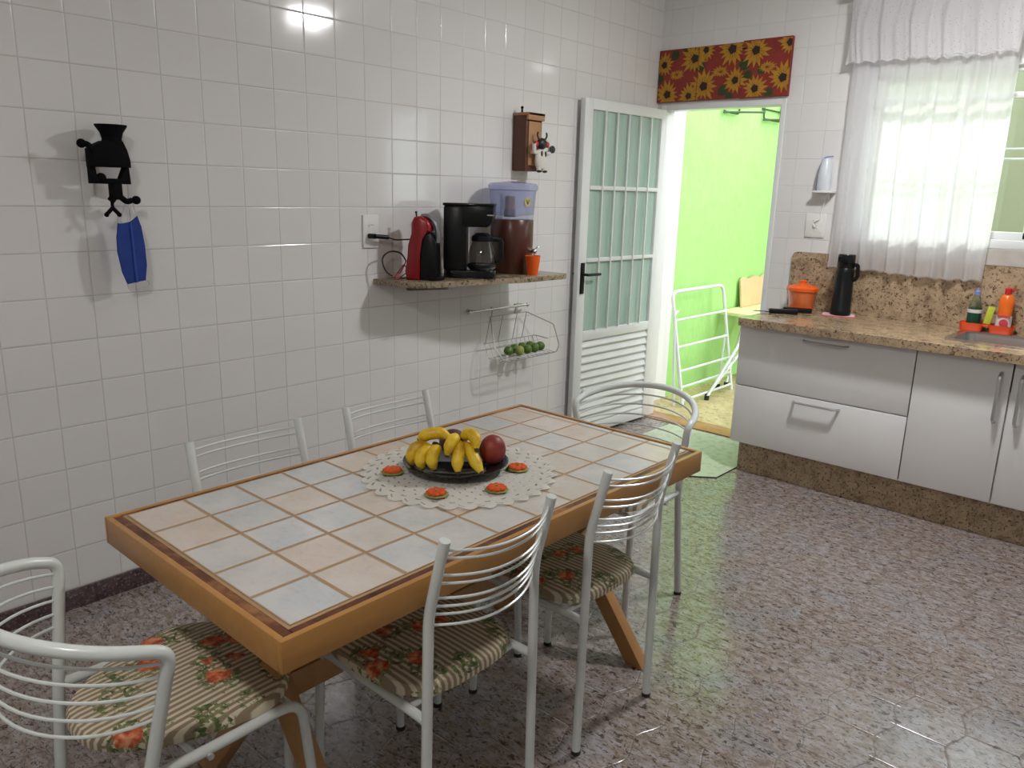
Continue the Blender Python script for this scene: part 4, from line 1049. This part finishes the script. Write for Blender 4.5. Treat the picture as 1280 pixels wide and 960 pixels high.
bunch('bunch of ripe yellow bananas at the right of the black plate', (1.47, -3.22, .79), [
    [(1.432, -3.212, .858), (1.462, -3.240, .845), (1.478, -3.262, .815), (1.492, -3.272, .790)],
    [(1.428, -3.215, .862), (1.440, -3.242, .872), (1.445, -3.262, .855), (1.446, -3.272, .828)],
    [(1.440, -3.205, .855), (1.480, -3.215, .840), (1.515, -3.225, .815), (1.545, -3.230, .793)],
    [(1.436, -3.208, .868), (1.455, -3.195, .882), (1.485, -3.200, .875), (1.505, -3.215, .845)]])
bm = B(); ball(bm, (0, 0, 0), .040, 24, .95, 1.0, 1.12); o = obj('mango', bm, 'mango', loc=(1.476, -3.118, pz+.056)); tag(o, 'large red mango at the right of the bananas', 'fruit')
bm = B(); ball(bm, (0, 0, 0), .041, 24, 1.05, 1.0, .92); o = obj('mango', bm, 'plum', loc=(1.352, -3.158, pz+.060)); tag(o, 'dark red mango behind the bananas', 'fruit')

# ------------------------------------------------------------------ mat and lamps
bm = B(); prism(bm, [(.30, -.90), (.90, -.90), (1.045, -.79), (1.045, -.06), (.30, -.06)], 2, .0005, .007, 0, .001)
o = obj('door_mat', bm, 'mat', smooth=False); tag(o, 'pale floor mat inside the doorway', 'mat')
bm = B(); tube(bm, [(.30, -.90, .003), (.90, -.90, .003), (1.045, -.79, .003), (1.045, -.06, .003)], .0035, 5); obj('dark_edging', bm, 'sealdark', o)
def lamp(loc, r, mat, label):
    t = thing('ceiling_light', label, 'light', loc)
    bm = B(); lathe(bm, [(r+.02, .045), (r+.02, 0), (r+.02, -.03), (r, -.035)], (0, 0, 0), 32, cap=False); obj('housing', bm, 'white_plastic', t)
    bm = B(); lathe(bm, [(r, -.034), (r*.97, -.066), (0, -.068)], (0, 0, 0), 32, cap=False); obj('diffuser', bm, mat, t)
lamp((2.05, -1.30, RH-.046), .11, 'lamp', 'round ceiling light over the kitchen floor')
lamp((2.20, -4.85, RH-.046), .11, 'lamp2', 'round ceiling light over the near end of the room')

# ------------------------------------------------------------------ world, sun, camera
w = bpy.data.worlds.new('sky'); sc.world = w; w.use_nodes = True
bg = w.node_tree.nodes['Background']; bg.inputs[0].default_value = (.90, .95, 1.0, 1); bg.inputs[1].default_value = 2.2

sl = bpy.data.lights.new('sun', 'SUN'); so = bpy.data.objects.new('sun', sl); link(so)
sl.energy = 1.6; sl.angle = math.radians(4); sl.color = (1.0, .97, .93)
so.rotation_euler = Vector((.5, -1, -1)).to_track_quat('-Z', 'Y').to_euler()
cam = bpy.data.cameras.new('camera'); co = bpy.data.objects.new('camera', cam); link(co)
C = Vector((2.951, -4.699, 1.555)); r = Vector((.743, .669, .026)); u = Vector((-.180, .162, .970)); f = Vector((-.645, .725, -.240))
f.normalize(); r = (r-f*r.dot(f)).normalized(); u = r.cross(f)
mx = Matrix((( r.x, u.x, -f.x, C.x), (r.y, u.y, -f.y, C.y), (r.z, u.z, -f.z, C.z), (0, 0, 0, 1)))
co.matrix_world = mx
cam.sensor_width = 36; cam.lens = 976.55/1280*36; cam.clip_start = .05
sc.camera = co
sc.view_settings.view_transform = 'Standard'; sc.view_settings.look = 'None'; sc.view_settings.gamma = 1
sc.view_settings.use_curve_mapping = False; sc.view_settings.exposure = 1.0
sc.cycles.use_denoising = True
sc.cycles.max_bounces = 10; sc.cycles.transparent_max_bounces = 16; sc.cycles.sample_clamp_indirect = 6
